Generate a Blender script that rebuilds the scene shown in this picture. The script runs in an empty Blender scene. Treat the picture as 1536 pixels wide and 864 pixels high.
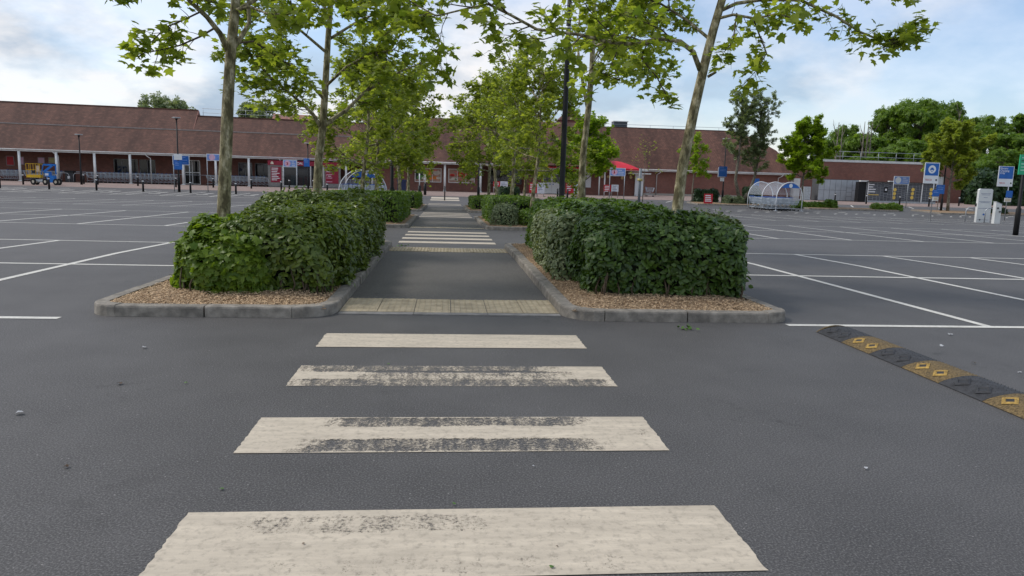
import bpy, math, random
import numpy as np
from mathutils import Vector, Matrix

scene = bpy.context.scene
COL = scene.collection
rad = math.radians

# ------------------------------------------------------------------ camera
FPX, EYE, ROLL = 1090.0, 1.46, rad(1.6)          # focal length (px of a 1536 wide frame), eye height, roll
VPX, VPY = 670.0, 265.0                          # vanishing point of the path
def _unroll(px, py):
    dx, dy = px - 768, py - 432
    c, s = math.cos(ROLL), math.sin(ROLL)
    return dx * c + dy * s, -dx * s + dy * c
_u, _v = _unroll(VPX, VPY)
PITCH = math.atan2(-_v, FPX)
YAW = math.atan2(-_u * math.cos(PITCH), FPX)
def ray(px, py):
    r, up = _unroll(px, py); up = -up
    f2 = FPX * math.cos(PITCH) + up * math.sin(PITCH)
    z = up * math.cos(PITCH) - FPX * math.sin(PITCH)
    return Vector((r * math.cos(YAW) + f2 * math.sin(YAW), -r * math.sin(YAW) + f2 * math.cos(YAW), z))
cam = bpy.data.cameras.new('camera')
cam.sensor_width = 36.0; cam.lens = 36.0 * FPX / 1536.0; cam.clip_start = 0.05; cam.clip_end = 4000
camo = bpy.data.objects.new('camera', cam); COL.objects.link(camo)
_f = ray(768, 432).normalized(); _r = (ray(868, 432) - ray(768, 432)).normalized(); _up = _r.cross(_f)
camo.matrix_world = Matrix(((_r.x, _up.x, -_f.x, 0), (_r.y, _up.y, -_f.y, 0), (_r.z, _up.z, -_f.z, EYE), (0, 0, 0, 1)))
scene.camera = camo

# ------------------------------------------------------------------ world, sun, exposure
SUN_AZ, SUN_EL = rad(-76), rad(50)               # direction the light comes from, clockwise from +Y
world = bpy.data.worlds.new('World'); scene.world = world; world.use_nodes = True
def build_world():
    nt = world.node_tree; N = nt.nodes; L = nt.links; N.clear()
    out = N.new('ShaderNodeOutputWorld'); bg = N.new('ShaderNodeBackground'); bg.inputs[1].default_value = 0.15
    sky = N.new('ShaderNodeTexSky'); sky.sky_type = 'NISHITA'; sky.sun_disc = False
    sky.sun_elevation = SUN_EL; sky.sun_rotation = SUN_AZ; sky.air_density = 1.0; sky.dust_density = 1.2; sky.ozone_density = 1.5
    tc = N.new('ShaderNodeTexCoord'); sep = N.new('ShaderNodeSeparateXYZ'); L.new(tc.outputs['Generated'], sep.inputs[0])
    # project the view direction onto a flat cloud layer
    zc = N.new('ShaderNodeMath'); zc.operation = 'MAXIMUM'; zc.inputs[1].default_value = 0.0; L.new(sep.outputs[2], zc.inputs[0])
    za = N.new('ShaderNodeMath'); za.operation = 'ADD'; za.inputs[1].default_value = 0.42; L.new(zc.outputs[0], za.inputs[0])
    dv = N.new('ShaderNodeVectorMath'); dv.operation = 'DIVIDE'; L.new(tc.outputs['Generated'], dv.inputs[0])
    cb = N.new('ShaderNodeCombineXYZ')
    for i in range(3): L.new(za.outputs[0], cb.inputs[i])
    L.new(cb.outputs[0], dv.inputs[1])
    mp = N.new('ShaderNodeMapping'); mp.inputs['Location'].default_value = (1.7, 0.6, 0.0); mp.inputs['Scale'].default_value = (1.0, 1.0, 0.6)
    L.new(dv.outputs[0], mp.inputs[0])
    n1 = N.new('ShaderNodeTexNoise'); n1.inputs['Scale'].default_value = 1.9; n1.inputs['Detail'].default_value = 7; n1.inputs['Roughness'].default_value = 0.52; n1.inputs['Distortion'].default_value = 0.25
    L.new(mp.outputs[0], n1.inputs['Vector'])
    r1 = N.new('ShaderNodeValToRGB'); r1.color_ramp.elements[0].position = 0.40; r1.color_ramp.elements[1].position = 0.58
    r1.color_ramp.elements[0].color = (.30, .30, .30, 1); r1.color_ramp.elements[1].color = (.96, .96, .96, 1)
    L.new(n1.outputs[0], r1.inputs[0])
    n2 = N.new('ShaderNodeTexNoise'); n2.inputs['Scale'].default_value = 3.4; n2.inputs['Detail'].default_value = 6; n2.inputs['Roughness'].default_value = 0.55
    mp2 = N.new('ShaderNodeMapping'); mp2.inputs['Location'].default_value = (4.2, 3.1, 1.0); L.new(dv.outputs[0], mp2.inputs[0]); L.new(mp2.outputs[0], n2.inputs['Vector'])
    r2 = N.new('ShaderNodeValToRGB'); r2.color_ramp.elements[0].position = 0.42; r2.color_ramp.elements[1].position = 0.60
    r2.color_ramp.elements[0].color = (2.1, 2.6, 3.25, 1); r2.color_ramp.elements[1].color = (4.75, 4.65, 4.65, 1)   # shaded base to sunlit edge of the cloud
    L.new(n2.outputs[0], r2.inputs[0])
    mx = N.new('ShaderNodeMix'); mx.data_type = 'RGBA'
    sg = N.new('ShaderNodeMix'); sg.data_type = 'RGBA'; sg.blend_type = 'MULTIPLY'; sg.inputs[0].default_value = 1.0
    L.new(sky.outputs[0], sg.inputs[6]); sg.inputs[7].default_value = (.92, .92, .96, 1)
    L.new(r1.outputs[0], mx.inputs[0]); L.new(sg.outputs[2], mx.inputs[6]); L.new(r2.outputs[0], mx.inputs[7])
    L.new(mx.outputs[2], bg.inputs[0]); L.new(bg.outputs[0], out.inputs[0])
build_world()
sun = bpy.data.lights.new('sun', 'SUN'); sun.energy = 1.5; sun.angle = rad(14); sun.color = (1.0, 0.95, 0.88)
suno = bpy.data.objects.new('sun', sun); COL.objects.link(suno)
suno.location = (-30, -30, 60)
suno.rotation_euler = Vector((math.sin(SUN_AZ) * math.cos(SUN_EL), math.cos(SUN_AZ) * math.cos(SUN_EL), math.sin(SUN_EL))).to_track_quat('Z', 'Y').to_euler()
vs = scene.view_settings; vs.view_transform = 'Standard'; vs.look = 'None'; vs.exposure = 0.46; vs.gamma = 1.0
scene.render.engine = 'CYCLES'; scene.cycles.use_denoising = True; scene.cycles.max_bounces = 9; scene.cycles.diffuse_bounces = 6
scene.cycles.transparent_max_bounces = 12

# ------------------------------------------------------------------ ground profile and site survey
KY = [(-1e4, 0), (13, 0), (48, -.55), (56, -.55), (74, -.1), (1e5, -.1)]      # the car park dips towards the shop
def gz(Y):
    for (a, za), (b, zb) in zip(KY, KY[1:]):
        if Y <= b: return za + (zb - za) * (Y - a) / (b - a)
def G(px, py):                                    # sight line -> point on the ground
    d = ray(px, py)
    for (a, za), (b, zb) in zip(KY, KY[1:]):
        s = (zb - za) / (b - a); den = d.z - s * d.y
        if abs(den) < 1e-9: continue
        t = (za - s * a - EYE) / den
        if t > 0 and a <= d.y * t <= b + 1e-6: return Vector((d.x * t, d.y * t, gz(d.y * t)))
def P(px, py, Y):                                 # sight line -> point on the vertical plane at distance Y
    d = ray(px, py); t = Y / d.y
    return Vector((d.x * t, Y, EYE + d.z * t))

# ------------------------------------------------------------------ mesh helpers
def tag(o, label=None, cat=None, group=None, kind=None):
    if label: o['label'] = label
    if cat: o['category'] = cat
    if group: o['group'] = group
    if kind: o['kind'] = kind
    return o
def empty(name, loc, rz=0, label=None, cat=None, group=None, kind=None):
    o = bpy.data.objects.new(name, None); o.empty_display_size = .2; COL.objects.link(o)
    o.location = loc; o.rotation_euler = (0, 0, rz)
    return tag(o, label, cat, group, kind)
def link(name, me, parent=None, loc=(0, 0, 0), rot=(0, 0, 0)):
    o = bpy.data.objects.new(name, me); COL.objects.link(o); o.parent = parent; o.location = loc; o.rotation_euler = rot
    return o
def copy_tree(o, parent=None):
    c = o.copy(); COL.objects.link(c); c.parent = parent
    for ch in list(o.children): copy_tree(ch, c)
    return c
class MB:
    def __init__(s): s.v = []; s.f = []; s.mi = []; s.m = 0; s.sm = []
    def add(s, vs, fs, smooth=False):
        b = len(s.v); s.v += [tuple(p) for p in vs]
        for f in fs: s.f.append([i + b for i in f]); s.mi.append(s.m); s.sm.append(smooth)
        return s
    def box(s, c, d, rz=0, rx=0, ry=0):
        hx, hy, hz = d[0] / 2, d[1] / 2, d[2] / 2
        R = Matrix.Rotation(rz, 3, 'Z') @ Matrix.Rotation(ry, 3, 'Y') @ Matrix.Rotation(rx, 3, 'X'); C = Vector(c)
        vs = [C + R @ Vector((x * hx, y * hy, z * hz)) for z in (-1, 1) for y in (-1, 1) for x in (-1, 1)]
        return s.add(vs, [(0, 2, 3, 1), (4, 5, 7, 6), (0, 1, 5, 4), (2, 6, 7, 3), (0, 4, 6, 2), (1, 3, 7, 5)])
    def bb(s, x0, x1, y0, y1, z0, z1): return s.box(((x0 + x1) / 2, (y0 + y1) / 2, (z0 + z1) / 2), (x1 - x0, y1 - y0, z1 - z0))
    def bar(s, a, b, w, h=None):
        a, b = Vector(a), Vector(b); h = h or w; d = (b - a)
        if d.length < 1e-6: return s
        z = d.normalized(); u = Vector((0, 0, 1)) if abs(z.z) < .95 else Vector((0, 1, 0))
        x = z.cross(u).normalized() * w / 2; y = x.normalized().cross(z) * h / 2
        vs = [q + x * i + y * j for q in (a, b) for i, j in ((-1, -1), (1, -1), (1, 1), (-1, 1))]
        return s.add(vs, [(3, 2, 1, 0), (4, 5, 6, 7), (0, 1, 5, 4), (1, 2, 6, 5), (2, 3, 7, 6), (3, 0, 4, 7)])
    def tube(s, pts, r, n=8, caps=True):
        pts = [Vector(p) for p in pts]; k = len(pts)
        rr = r if isinstance(r, (list, tuple)) else [r] * k
        T = [(pts[min(i + 1, k - 1)] - pts[max(i - 1, 0)]).normalized() for i in range(k)]
        u = T[0].orthogonal().normalized(); vs = []
        for i in range(k):
            u = (u - T[i] * u.dot(T[i])).normalized(); w = T[i].cross(u)
            for j in range(n):
                a = 2 * math.pi * j / n; vs.append(pts[i] + (u * math.cos(a) + w * math.sin(a)) * rr[i])
        fs = [(i * n + j, i * n + (j + 1) % n, (i + 1) * n + (j + 1) % n, (i + 1) * n + j) for i in range(k - 1) for j in range(n)]
        s.add(vs, fs, True)
        if caps:
            b = len(s.v) - len(vs)
            for f in (list(range(n))[::-1], [(k - 1) * n + j for j in range(n)]): s.f.append([b + i for i in f]); s.mi.append(s.m); s.sm.append(False)
        return s
    def cyl(s, c, r, h, n=16, r2=None): return s.tube([c, (c[0], c[1], c[2] + h)], [r, r if r2 is None else r2], n)
    def disc(s, c, r, ax='y', n=24, sx=1, sz=1):
        vs = [(c[0] + r * sx * math.cos(2 * math.pi * i / n), c[1], c[2] + r * sz * math.sin(2 * math.pi * i / n)) for i in range(n)]
        return s.add(vs, [list(range(n))])
    def quad(s, a, b, c, d): return s.add([a, b, c, d], [(0, 1, 2, 3)])
    def poly_prism(s, poly, z0, z1):
        n = len(poly); vs = [(x, y, z0) for x, y in poly] + [(x, y, z1) for x, y in poly]
        return s.add(vs, [list(range(n))[::-1], list(range(n, 2 * n))] + [(i, (i + 1) % n, n + (i + 1) % n, n + i) for i in range(n)])
    def mesh(s, name, mats):
        me = bpy.data.meshes.new(name); me.from_pydata(s.v, [], s.f); me.update()
        for m in (mats if isinstance(mats, (list, tuple)) else [mats]): me.materials.append(m)
        me.polygons.foreach_set('material_index', s.mi); me.polygons.foreach_set('use_smooth', s.sm)
        return me
    def build(s, name, mats, parent=None, loc=(0, 0, 0), rot=(0, 0, 0), **kw):
        return tag(link(name, s.mesh(name, mats), parent, loc, rot), **kw)
def scatter(name, tv, tf, mats3, pos, mat, parent=None, smooth=False, **kw):
    """one mesh of many transformed copies of a small template (leaves, chips)"""
    tv = np.asarray(tv, float); n = len(pos); k = len(tv)
    V_ = np.einsum('nij,kj->nki', mats3, tv) + pos[:, None, :]
    loops = np.concatenate([np.asarray(f) for f in tf]); ln = np.array([len(f) for f in tf])
    allv = (loops[None, :] + (np.arange(n) * k)[:, None]).ravel()
    tot = np.tile(ln, n); st = np.concatenate([[0], np.cumsum(tot)[:-1]])
    me = bpy.data.meshes.new(name)
    me.vertices.add(n * k); me.vertices.foreach_set('co', V_.ravel().astype(np.float32))
    me.loops.add(len(allv)); me.loops.foreach_set('vertex_index', allv.astype(np.int32))
    me.polygons.add(len(tot)); me.polygons.foreach_set('loop_start', st.astype(np.int32)); me.polygons.foreach_set('loop_total', tot.astype(np.int32))
    if smooth: me.polygons.foreach_set('use_smooth', np.ones(len(tot), bool))
    me.materials.append(mat); me.update(calc_edges=True)
    if name is None: return me
    return tag(link(name, me, parent), **kw)
def frames(nrm, tipdir):
    """matrices whose columns are side, tip direction, normal"""
    z = nrm / np.linalg.norm(nrm, axis=1, keepdims=True)
    y = tipdir - z * np.sum(tipdir * z, 1, keepdims=True); y /= np.linalg.norm(y, axis=1, keepdims=True) + 1e-9
    x = np.cross(y, z)
    return np.stack([x, y, z], axis=2)
_txt = {}
def lettering(s, size, mat, parent, loc, rot=(rad(90), 0, 0), align='LEFT', name='lettering', **kw):
    cu = bpy.data.curves.new('t', 'FONT'); cu.body = s; cu.size = size; cu.align_x = align; cu.resolution_u = 2; cu.space_line = 0.85; cu.offset = size * .012
    o = bpy.data.objects.new('t', cu); me = bpy.data.meshes.new_from_object(o); bpy.data.objects.remove(o)
    me.materials.clear(); me.materials.append(mat)
    return tag(link(name, me, parent, loc, rot), **kw)

# ------------------------------------------------------------------ materials
def nodes(name):
    m = bpy.data.materials.new(name); m.use_nodes = True; nt = m.node_tree
    return m, nt, nt.nodes['Principled BSDF'], nt.nodes['Material Output']
def noise(nt, scale, detail=4, vec=None, rough=.55, kind='ShaderNodeTexNoise'):
    n = nt.nodes.new(kind); n.inputs['Scale'].default_value = scale
    if kind == 'ShaderNodeTexNoise': n.inputs['Detail'].default_value = detail; n.inputs['Roughness'].default_value = rough
    if vec is not None: nt.links.new(vec, n.inputs['Vector'])
    return n
def ramp(nt, src, stops):
    r = nt.nodes.new('ShaderNodeValToRGB'); e = r.color_ramp.elements
    while len(e) < len(stops): e.new(.5)
    for el, (p, c) in zip(e, stops): el.position = p; el.color = tuple(c) + (1,) if len(c) == 3 else c
    nt.links.new(src, r.inputs[0]); return r
def mixc(nt, fac, a, b, blend='MIX'):
    m = nt.nodes.new('ShaderNodeMix'); m.data_type = 'RGBA'; m.blend_type = blend
    for i, x in ((0, fac), (6, a), (7, b)):
        if hasattr(x, 'links') or isinstance(x, bpy.types.NodeSocket): nt.links.new(x, m.inputs[i])
        elif i == 0: m.inputs[0].default_value = x
        else: m.inputs[i].default_value = tuple(x) + (1,) if len(x) == 3 else x
    return m.outputs[2]
def math_(nt, op, a, b=None, clamp=False):
    m = nt.nodes.new('ShaderNodeMath'); m.operation = op; m.use_clamp = clamp
    for i, x in ((0, a), (1, b)):
        if x is None: continue
        if isinstance(x, bpy.types.NodeSocket): nt.links.new(x, m.inputs[i])
        else: m.inputs[i].default_value = x
    return m.outputs[0]
def coord(nt, kind='Object', scale=None):
    t = nt.nodes.new('ShaderNodeTexCoord').outputs[kind]
    if scale is None: return t
    mp = nt.nodes.new('ShaderNodeMapping'); mp.inputs['Scale'].default_value = scale; nt.links.new(t, mp.inputs[0]); return mp.outputs[0]
def geopos(nt): return nt.nodes.new('ShaderNodeNewGeometry').outputs['Position']
def bump(nt, b, h, strength=.3, dist=.01):
    n = nt.nodes.new('ShaderNodeBump'); n.inputs['Strength'].default_value = strength; n.inputs['Distance'].default_value = dist
    nt.links.new(h, n.inputs['Height']); nt.links.new(n.outputs[0], b.inputs['Normal'])
_mats = {}
def M(name, rgb, rough=.55, var=.18, scale=6, bmp=0, metal=0, spec=.4, dirt=0):
    """plain surface with a little uneven colour, and optional grime"""
    if name in _mats: return _mats[name]
    m, nt, b, o = nodes(name); p = geopos(nt)
    n = noise(nt, scale, 5, p); lo = [c * (1 - var) for c in rgb]; hi = [min(1, c * (1 + var)) for c in rgb]
    c = ramp(nt, n.outputs[0], [(.32, lo), (.68, hi)]).outputs[0]
    if dirt:
        d = noise(nt, scale * .35, 7, p, .68); f = ramp(nt, d.outputs[0], [(.5, (0, 0, 0)), (.75, (dirt, dirt, dirt))])
        c = mixc(nt, f.outputs[0], c, [x * .35 + .02 for x in rgb])
    nt.links.new(c, b.inputs['Base Color'])
    b.inputs['Roughness'].default_value = rough; b.inputs['Metallic'].default_value = metal; b.inputs['Specular IOR Level'].default_value = spec
    if bmp: bump(nt, b, noise(nt, scale * 6, 4, p).outputs[0], bmp, .01)
    _mats[name] = m; return m
def leaf_mat(name, dark, light, trans=.35, rough=.45, spec=.35):
    m, nt, b, o = nodes(name)
    g = nt.nodes.new('ShaderNodeNewGeometry')
    c = ramp(nt, g.outputs['Random Per Island'], [(0, dark), (.55, [(a + b_) / 2 for a, b_ in zip(dark, light)]), (1, light)]).outputs[0]
    n = noise(nt, .9, 3, g.outputs['Position'])
    c = mixc(nt, ramp(nt, n.outputs[0], [(.35, (.0,) * 3), (.7, (.55,) * 3)]).outputs[0], c, mixc(nt, .5, c, light))
    nt.links.new(c, b.inputs['Base Color']); b.inputs['Roughness'].default_value = rough; b.inputs['Specular IOR Level'].default_value = spec
    t = nt.nodes.new('ShaderNodeBsdfTranslucent'); tc = mixc(nt, 1.0, c, (1.6, 1.6, .75), 'MULTIPLY'); nt.links.new(tc, t.inputs[0])
    mx = nt.nodes.new('ShaderNodeMixShader'); mx.inputs[0].default_value = trans
    nt.links.new(b.outputs[0], mx.inputs[1]); nt.links.new(t.outputs[0], mx.inputs[2]); nt.links.new(mx.outputs[0], o.inputs[0])
    return m
def asphalt(name, base, patch=.25, warm=0):
    m, nt, b, o = nodes(name); p = geopos(nt)
    big = noise(nt, .16, 5, p, .6); mid = noise(nt, 1.3, 7, p, .68); fine = noise(nt, 105, 2, p, .6); grit = noise(nt, 240, 1, p, .5)
    c0 = [base * (1.04 + warm), base * (1 + warm * .4), base * (.975 - warm)]
    f = math_(nt, 'ADD', math_(nt, 'MULTIPLY', big.outputs[0], .55), math_(nt, 'MULTIPLY', mid.outputs[0], .45))
    c = ramp(nt, f, [(.36, [x * (1 - patch) for x in c0]), (.5, c0), (.64, [x * (1 + patch) for x in c0])]).outputs[0]
    c = mixc(nt, ramp(nt, fine.outputs[0], [(.50, (.0,) * 3), (.68, (.9,) * 3)]).outputs[0], c, [x * 2.3 for x in c0])
    c = mixc(nt, ramp(nt, fine.outputs[0], [(.30, (.8,) * 3), (.48, (.0,) * 3)]).outputs[0], c, [x * .4 for x in c0])
    c = mixc(nt, ramp(nt, grit.outputs[0], [(.62, (.0,) * 3), (.74, (.6,) * 3)]).outputs[0], c, [x * 3.2 for x in c0])
    # oil spots and old drips, pale stones in the mix
    oil = noise(nt, .75, 3, p, .5); spots = noise(nt, 5.5, 4, p, .7)
    of = math_(nt, 'MULTIPLY', ramp(nt, oil.outputs[0], [(.56, (0,) * 3), (.68, (1,) * 3)]).outputs[0], ramp(nt, spots.outputs[0], [(.54, (0,) * 3), (.66, (.55,) * 3)]).outputs[0])
    c = mixc(nt, of, c, [x * .4 for x in c0])
    sp = nt.nodes.new('ShaderNodeTexVoronoi'); sp.inputs['Scale'].default_value = 34; nt.links.new(p, sp.inputs['Vector'])
    sel = nt.nodes.new('ShaderNodeSeparateColor'); nt.links.new(sp.outputs['Color'], sel.inputs[0])
    pale = math_(nt, 'MULTIPLY', math_(nt, 'GREATER_THAN', sel.outputs[0], .955), math_(nt, 'LESS_THAN', sp.outputs['Distance'], .15))
    c = mixc(nt, pale, c, (.22, .21, .2))
    nt.links.new(c, b.inputs['Base Color']); b.inputs['Roughness'].default_value = .7; b.inputs['Specular IOR Level'].default_value = .45
    bump(nt, b, fine.outputs[0], .14, .004)
    return m
def paint_mat(name, bands, wear=.25, col=(.57, .495, .385), edge=.012):
    """road paint worn through to the asphalt: bands = (centre y, half width, strength, x0, x1) in metres about the stripe's centre"""
    m, nt, b, o = nodes(name); q = coord(nt); p = geopos(nt)
    sep = nt.nodes.new('ShaderNodeSeparateXYZ'); nt.links.new(q, sep.inputs[0])
    wob = noise(nt, 3.0, 3, p)
    yy = math_(nt, 'ADD', sep.outputs[1], math_(nt, 'MULTIPLY', math_(nt, 'SUBTRACT', wob.outputs[0], .5), .07))
    xx = math_(nt, 'ADD', sep.outputs[0], math_(nt, 'MULTIPLY', math_(nt, 'SUBTRACT', wob.outputs[0], .5), .5))
    tot = wear
    for cy, hw, st, x0, x1 in bands:
        d = math_(nt, 'ABSOLUTE', math_(nt, 'SUBTRACT', yy, cy))
        a = math_(nt, 'MULTIPLY', math_(nt, 'SUBTRACT', 1.0, math_(nt, 'DIVIDE', d, hw)), 3.0, True)
        a = math_(nt, 'MULTIPLY', a, math_(nt, 'MULTIPLY', math_(nt, 'SUBTRACT', xx, x0), 3.5, True))
        a = math_(nt, 'MULTIPLY', a, math_(nt, 'MULTIPLY', math_(nt, 'SUBTRACT', x1, xx), 3.5, True))
        tot = math_(nt, 'ADD', tot, math_(nt, 'MULTIPLY', a, st))
    fn = noise(nt, 55, 6, p, .85); st_ = noise(nt, 6, 4, coord(nt, 'Object', (3.2, .7, 1)), .6); md = noise(nt, 5, 5, p, .65)
    v = math_(nt, 'ADD', math_(nt, 'ADD', math_(nt, 'MULTIPLY', fn.outputs[0], .55), math_(nt, 'MULTIPLY', st_.outputs[0], .25)), math_(nt, 'MULTIPLY', md.outputs[0], .2))
    hole = math_(nt, 'MULTIPLY', math_(nt, 'SUBTRACT', math_(nt, 'ADD', v, math_(nt, 'MULTIPLY', tot, .2)), .655), 9.0, True)
    tone = noise(nt, 2.6, 7, coord(nt, 'Object', (.8, 5.0, 1)), .7)
    c = ramp(nt, tone.outputs[0], [(.3, [x * .72 for x in col]), (.7, [x * 1.1 for x in col])]).outputs[0]
    c = mixc(nt, ramp(nt, noise(nt, 24, 5, p, .7).outputs[0], [(.5, (0,) * 3), (.75, (.8,) * 3)]).outputs[0], c, [x * .45 for x in col])
    nt.links.new(c, b.inputs['Base Color']); b.inputs['Roughness'].default_value = .72
    bump(nt, b, noise(nt, 90, 3, p).outputs[0], .25, .004)
    tr = nt.nodes.new('ShaderNodeBsdfTransparent'); mx = nt.nodes.new('ShaderNodeMixShader')
    nt.links.new(hole, mx.inputs[0]); nt.links.new(b.outputs[0], mx.inputs[1]); nt.links.new(tr.outputs[0], mx.inputs[2]); nt.links.new(mx.outputs[0], o.inputs[0])
    return m
def brick_mat(name, c1, c2, mortar, w, h, gap, rough=.85, rot=None, stain=.35, offs=.5, stretch=None):
    m, nt, b, o = nodes(name); q = coord(nt)
    if rot is not None:
        mp = nt.nodes.new('ShaderNodeMapping'); mp.inputs['Rotation'].default_value = rot; nt.links.new(q, mp.inputs[0]); v = mp.outputs[0]
    else: v = q
    t = nt.nodes.new('ShaderNodeTexBrick'); t.inputs['Scale'].default_value = 1; t.inputs['Brick Width'].default_value = w; t.inputs['Row Height'].default_value = h
    t.inputs['Mortar Size'].default_value = gap; t.inputs['Mortar Smooth'].default_value = .2; t.offset = offs
    t.inputs['Color1'].default_value = (*c1, 1); t.inputs['Color2'].default_value = (*c2, 1); t.inputs['Mortar'].default_value = (*mortar, 1)
    nt.links.new(v, t.inputs['Vector'])
    q2 = coord(nt, 'Object', stretch) if stretch else q
    s1 = noise(nt, .35, 7, q2, .65); s2 = noise(nt, 2.3, 5, q, .6)
    c = mixc(nt, ramp(nt, s1.outputs[0], [(.38, (stain,) * 3), (.62, (0,) * 3)]).outputs[0], t.outputs[0], [x * .42 for x in c1])
    c = mixc(nt, ramp(nt, s2.outputs[0], [(.5, (0,) * 3), (.75, (.4,) * 3)]).outputs[0], c, [min(1, x * 1.55) for x in c2])
    nt.links.new(c, b.inputs['Base Color']); b.inputs['Roughness'].default_value = rough
    bump(nt, b, t.outputs['Fac'], -.5, .02)
    return m
def bark_mat(name, a, b_, c_):
    m, nt, b, o = nodes(name); p = geopos(nt)
    mp = nt.nodes.new('ShaderNodeMapping'); mp.inputs['Scale'].default_value = (1, 1, .45); nt.links.new(p, mp.inputs[0])
    n1 = noise(nt, 13, 3, mp.outputs[0], .5); n2 = noise(nt, 45, 5, mp.outputs[0], .65)
    r = nt.nodes.new('ShaderNodeValToRGB'); nt.links.new(n1.outputs[0], r.inputs[0]); e = r.color_ramp.elements; e.new(.5); e.new(.56)
    for el, (ps, cc) in zip(e, [(.40, a), (.47, b_), (.53, b_), (.60, c_)]): el.position = ps; el.color = (*cc, 1)
    c = mixc(nt, ramp(nt, n2.outputs[0], [(.35, (.6,) * 3), (.55, (0,) * 3)]).outputs[0], r.outputs[0], [x * .5 for x in a])
    nt.links.new(c, b.inputs['Base Color']); b.inputs['Roughness'].default_value = .85
    bump(nt, b, math_(nt, 'ADD', n1.outputs[0], math_(nt, 'MULTIPLY', n2.outputs[0], .6)), .6, .02)
    return m
def glass_mat(name, tint, rough=.06, alpha=.25):
    """clear sheet: part mirror, part see-through"""
    m, nt, b, o = nodes(name); b.inputs['Base Color'].default_value = (*tint, 1); b.inputs['Roughness'].default_value = rough; b.inputs['Specular IOR Level'].default_value = .7
    tr = nt.nodes.new('ShaderNodeBsdfTransparent'); mx = nt.nodes.new('ShaderNodeMixShader'); mx.inputs[0].default_value = alpha
    nt.links.new(b.outputs[0], mx.inputs[1]); nt.links.new(tr.outputs[0], mx.inputs[2]); nt.links.new(mx.outputs[0], o.inputs[0]); return m

ASPH = asphalt('car_park_asphalt', .064, .3); PATHM = asphalt('path_asphalt', .074, .2, .06)
WHITE = M('white_paint_metal', (.8, .8, .78), .4, .04, 3, dirt=.12); BLACK = M('black_paint_metal', (.012, .012, .013), .55, .3, 5, spec=.25)
GREYM = M('galvanised_steel', (.42, .44, .46), .38, .15, 9, metal=.6); DARKM = M('dark_plastic', (.025, .026, .03), .5, .3, 5)
LINE = paint_mat('bay_line_paint', [], .12, (.68, .66, .6)); KERBM = M('kerb_concrete', (.255, .23, .195), .92, .35, 9, .6, dirt=.75)
BUFF = M('buff_paving_concrete', (.44, .365, .245), .9, .22, 6, .3, dirt=.35)
SIGNW = M('sign_white', (.78, .79, .8), .4, .05, 2); SIGNB = M('sign_blue', (.014, .125, .45), .4, .12, 2); SIGNL = M('sign_pale_blue', (.20, .32, .68), .45, .1, 2)
PINK = M('sign_pink', (.75, .45, .58), .45, .1, 3); RED = M('sign_red', (.50, .018, .03), .45, .12, 2); MAROON = M('maroon_paint', (.26, .012, .035), .4, .15, 2)
YELLOW = M('machine_yellow', (.72, .43, .015), .4, .12, 4, dirt=.3); BLUEM = M('machine_blue', (.01, .17, .55), .35, .12, 4, dirt=.2)
GREENS = M('sign_green', (.03, .40, .20), .45, .1, 2); RUBBER = M('tyre_rubber', (.02, .02, .02), .85, .3, 8)
GLASSD = glass_mat('dark_window_glass', (.01, .011, .013), .05, .2); CLEAR = glass_mat('clear_sheet', (.6, .65, .72), .1, .74)

# ------------------------------------------------------------------ ground sheets
KINK = [13, 48, 56, 74]
def sheet(mb, x0, x1, y0, y1, dz):
    ys = [y0] + [k for k in KINK if y0 < k < y1] + [y1]
    for a, b in zip(ys, ys[1:]):
        mb.quad((x0, a, gz(a) + dz), (x1, a, gz(a) + dz), (x1, b, gz(b) + dz), (x0, b, gz(b) + dz))
    return mb
def line_quad(mb, a, b, w, dz=.004):              # a painted line from a to b lying on the ground
    a, b = Vector(a[:2]), Vector(b[:2]); d = (b - a)
    if abs(d.x) < 1e-6: d.x = 1e-6
    n = Vector((-d.y, d.x)).normalized() * w / 2
    ts = sorted([0, 1] + [(k - a.y) / d.y for k in KINK if abs(d.y) > 1e-6 and 0 < (k - a.y) / d.y < 1])
    for s, t in zip(ts, ts[1:]):
        p, q = a + d * s, a + d * t
        mb.add([(v.x, v.y, gz(v.y) + dz) for v in (p - n, p + n, q + n, q - n)], [(3, 2, 1, 0)])
ground = sheet(MB(), -1200, 1200, -300, 2500, 0).build('car_park_ground', ASPH, kind='structure', label='dark grey asphalt of the empty car park', cat='ground')
path = empty('footpath', (0, 0, 0), kind='structure', label='brownish asphalt footpath between the planted islands', cat='path')
ISL = [(7.40, 15.75), (22.7, 31.6), (39.0, 50.5)]                 # planted islands along the path
for y0, y1 in ISL: sheet(MB(), -1.12, 1.25, y0 + .28, y1 - .12, .004).build('path_surface', PATHM, path)
# buff tactile slabs with blisters, one mesh shared by all slabs
def slab_mesh(w, d):
    m = MB(); g = .004
    m.bb(-w / 2 + g, w / 2 - g, -d / 2 + g, d / 2 - g, 0, .012)
    for i in range(6):
        for j in range(6):
            x, y = (i - 2.5) * w / 6, (j - 2.5) * d / 6; r = .016
            a = [(x + r * math.cos(k * 1.2566), y + r * math.sin(k * 1.2566), .012) for k in range(5)]
            t = [(x + r * .6 * math.cos(k * 1.2566), y + r * .6 * math.sin(k * 1.2566), .019) for k in range(5)]
            m.add(a + t, [(k, (k + 1) % 5, 5 + (k + 1) % 5, 5 + k) for k in range(5)] + [(5, 6, 7, 8, 9)])
    return m.mesh('paving_slab', BUFF)
SLAB = slab_mesh(.395, .42)
for yc in (7.96, 8.38, 14.62, 15.04, 23.25):
    for i in range(6):
        link('paving_slab', SLAB, path, (-1.12 + .395 * (i + .5), yc, gz(yc) + .001 + .003 * math.sin(i * 5 + yc)))
EDGE = M('edging_concrete', (.23, .22, .205), .9, .25, 7, .3)
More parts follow.
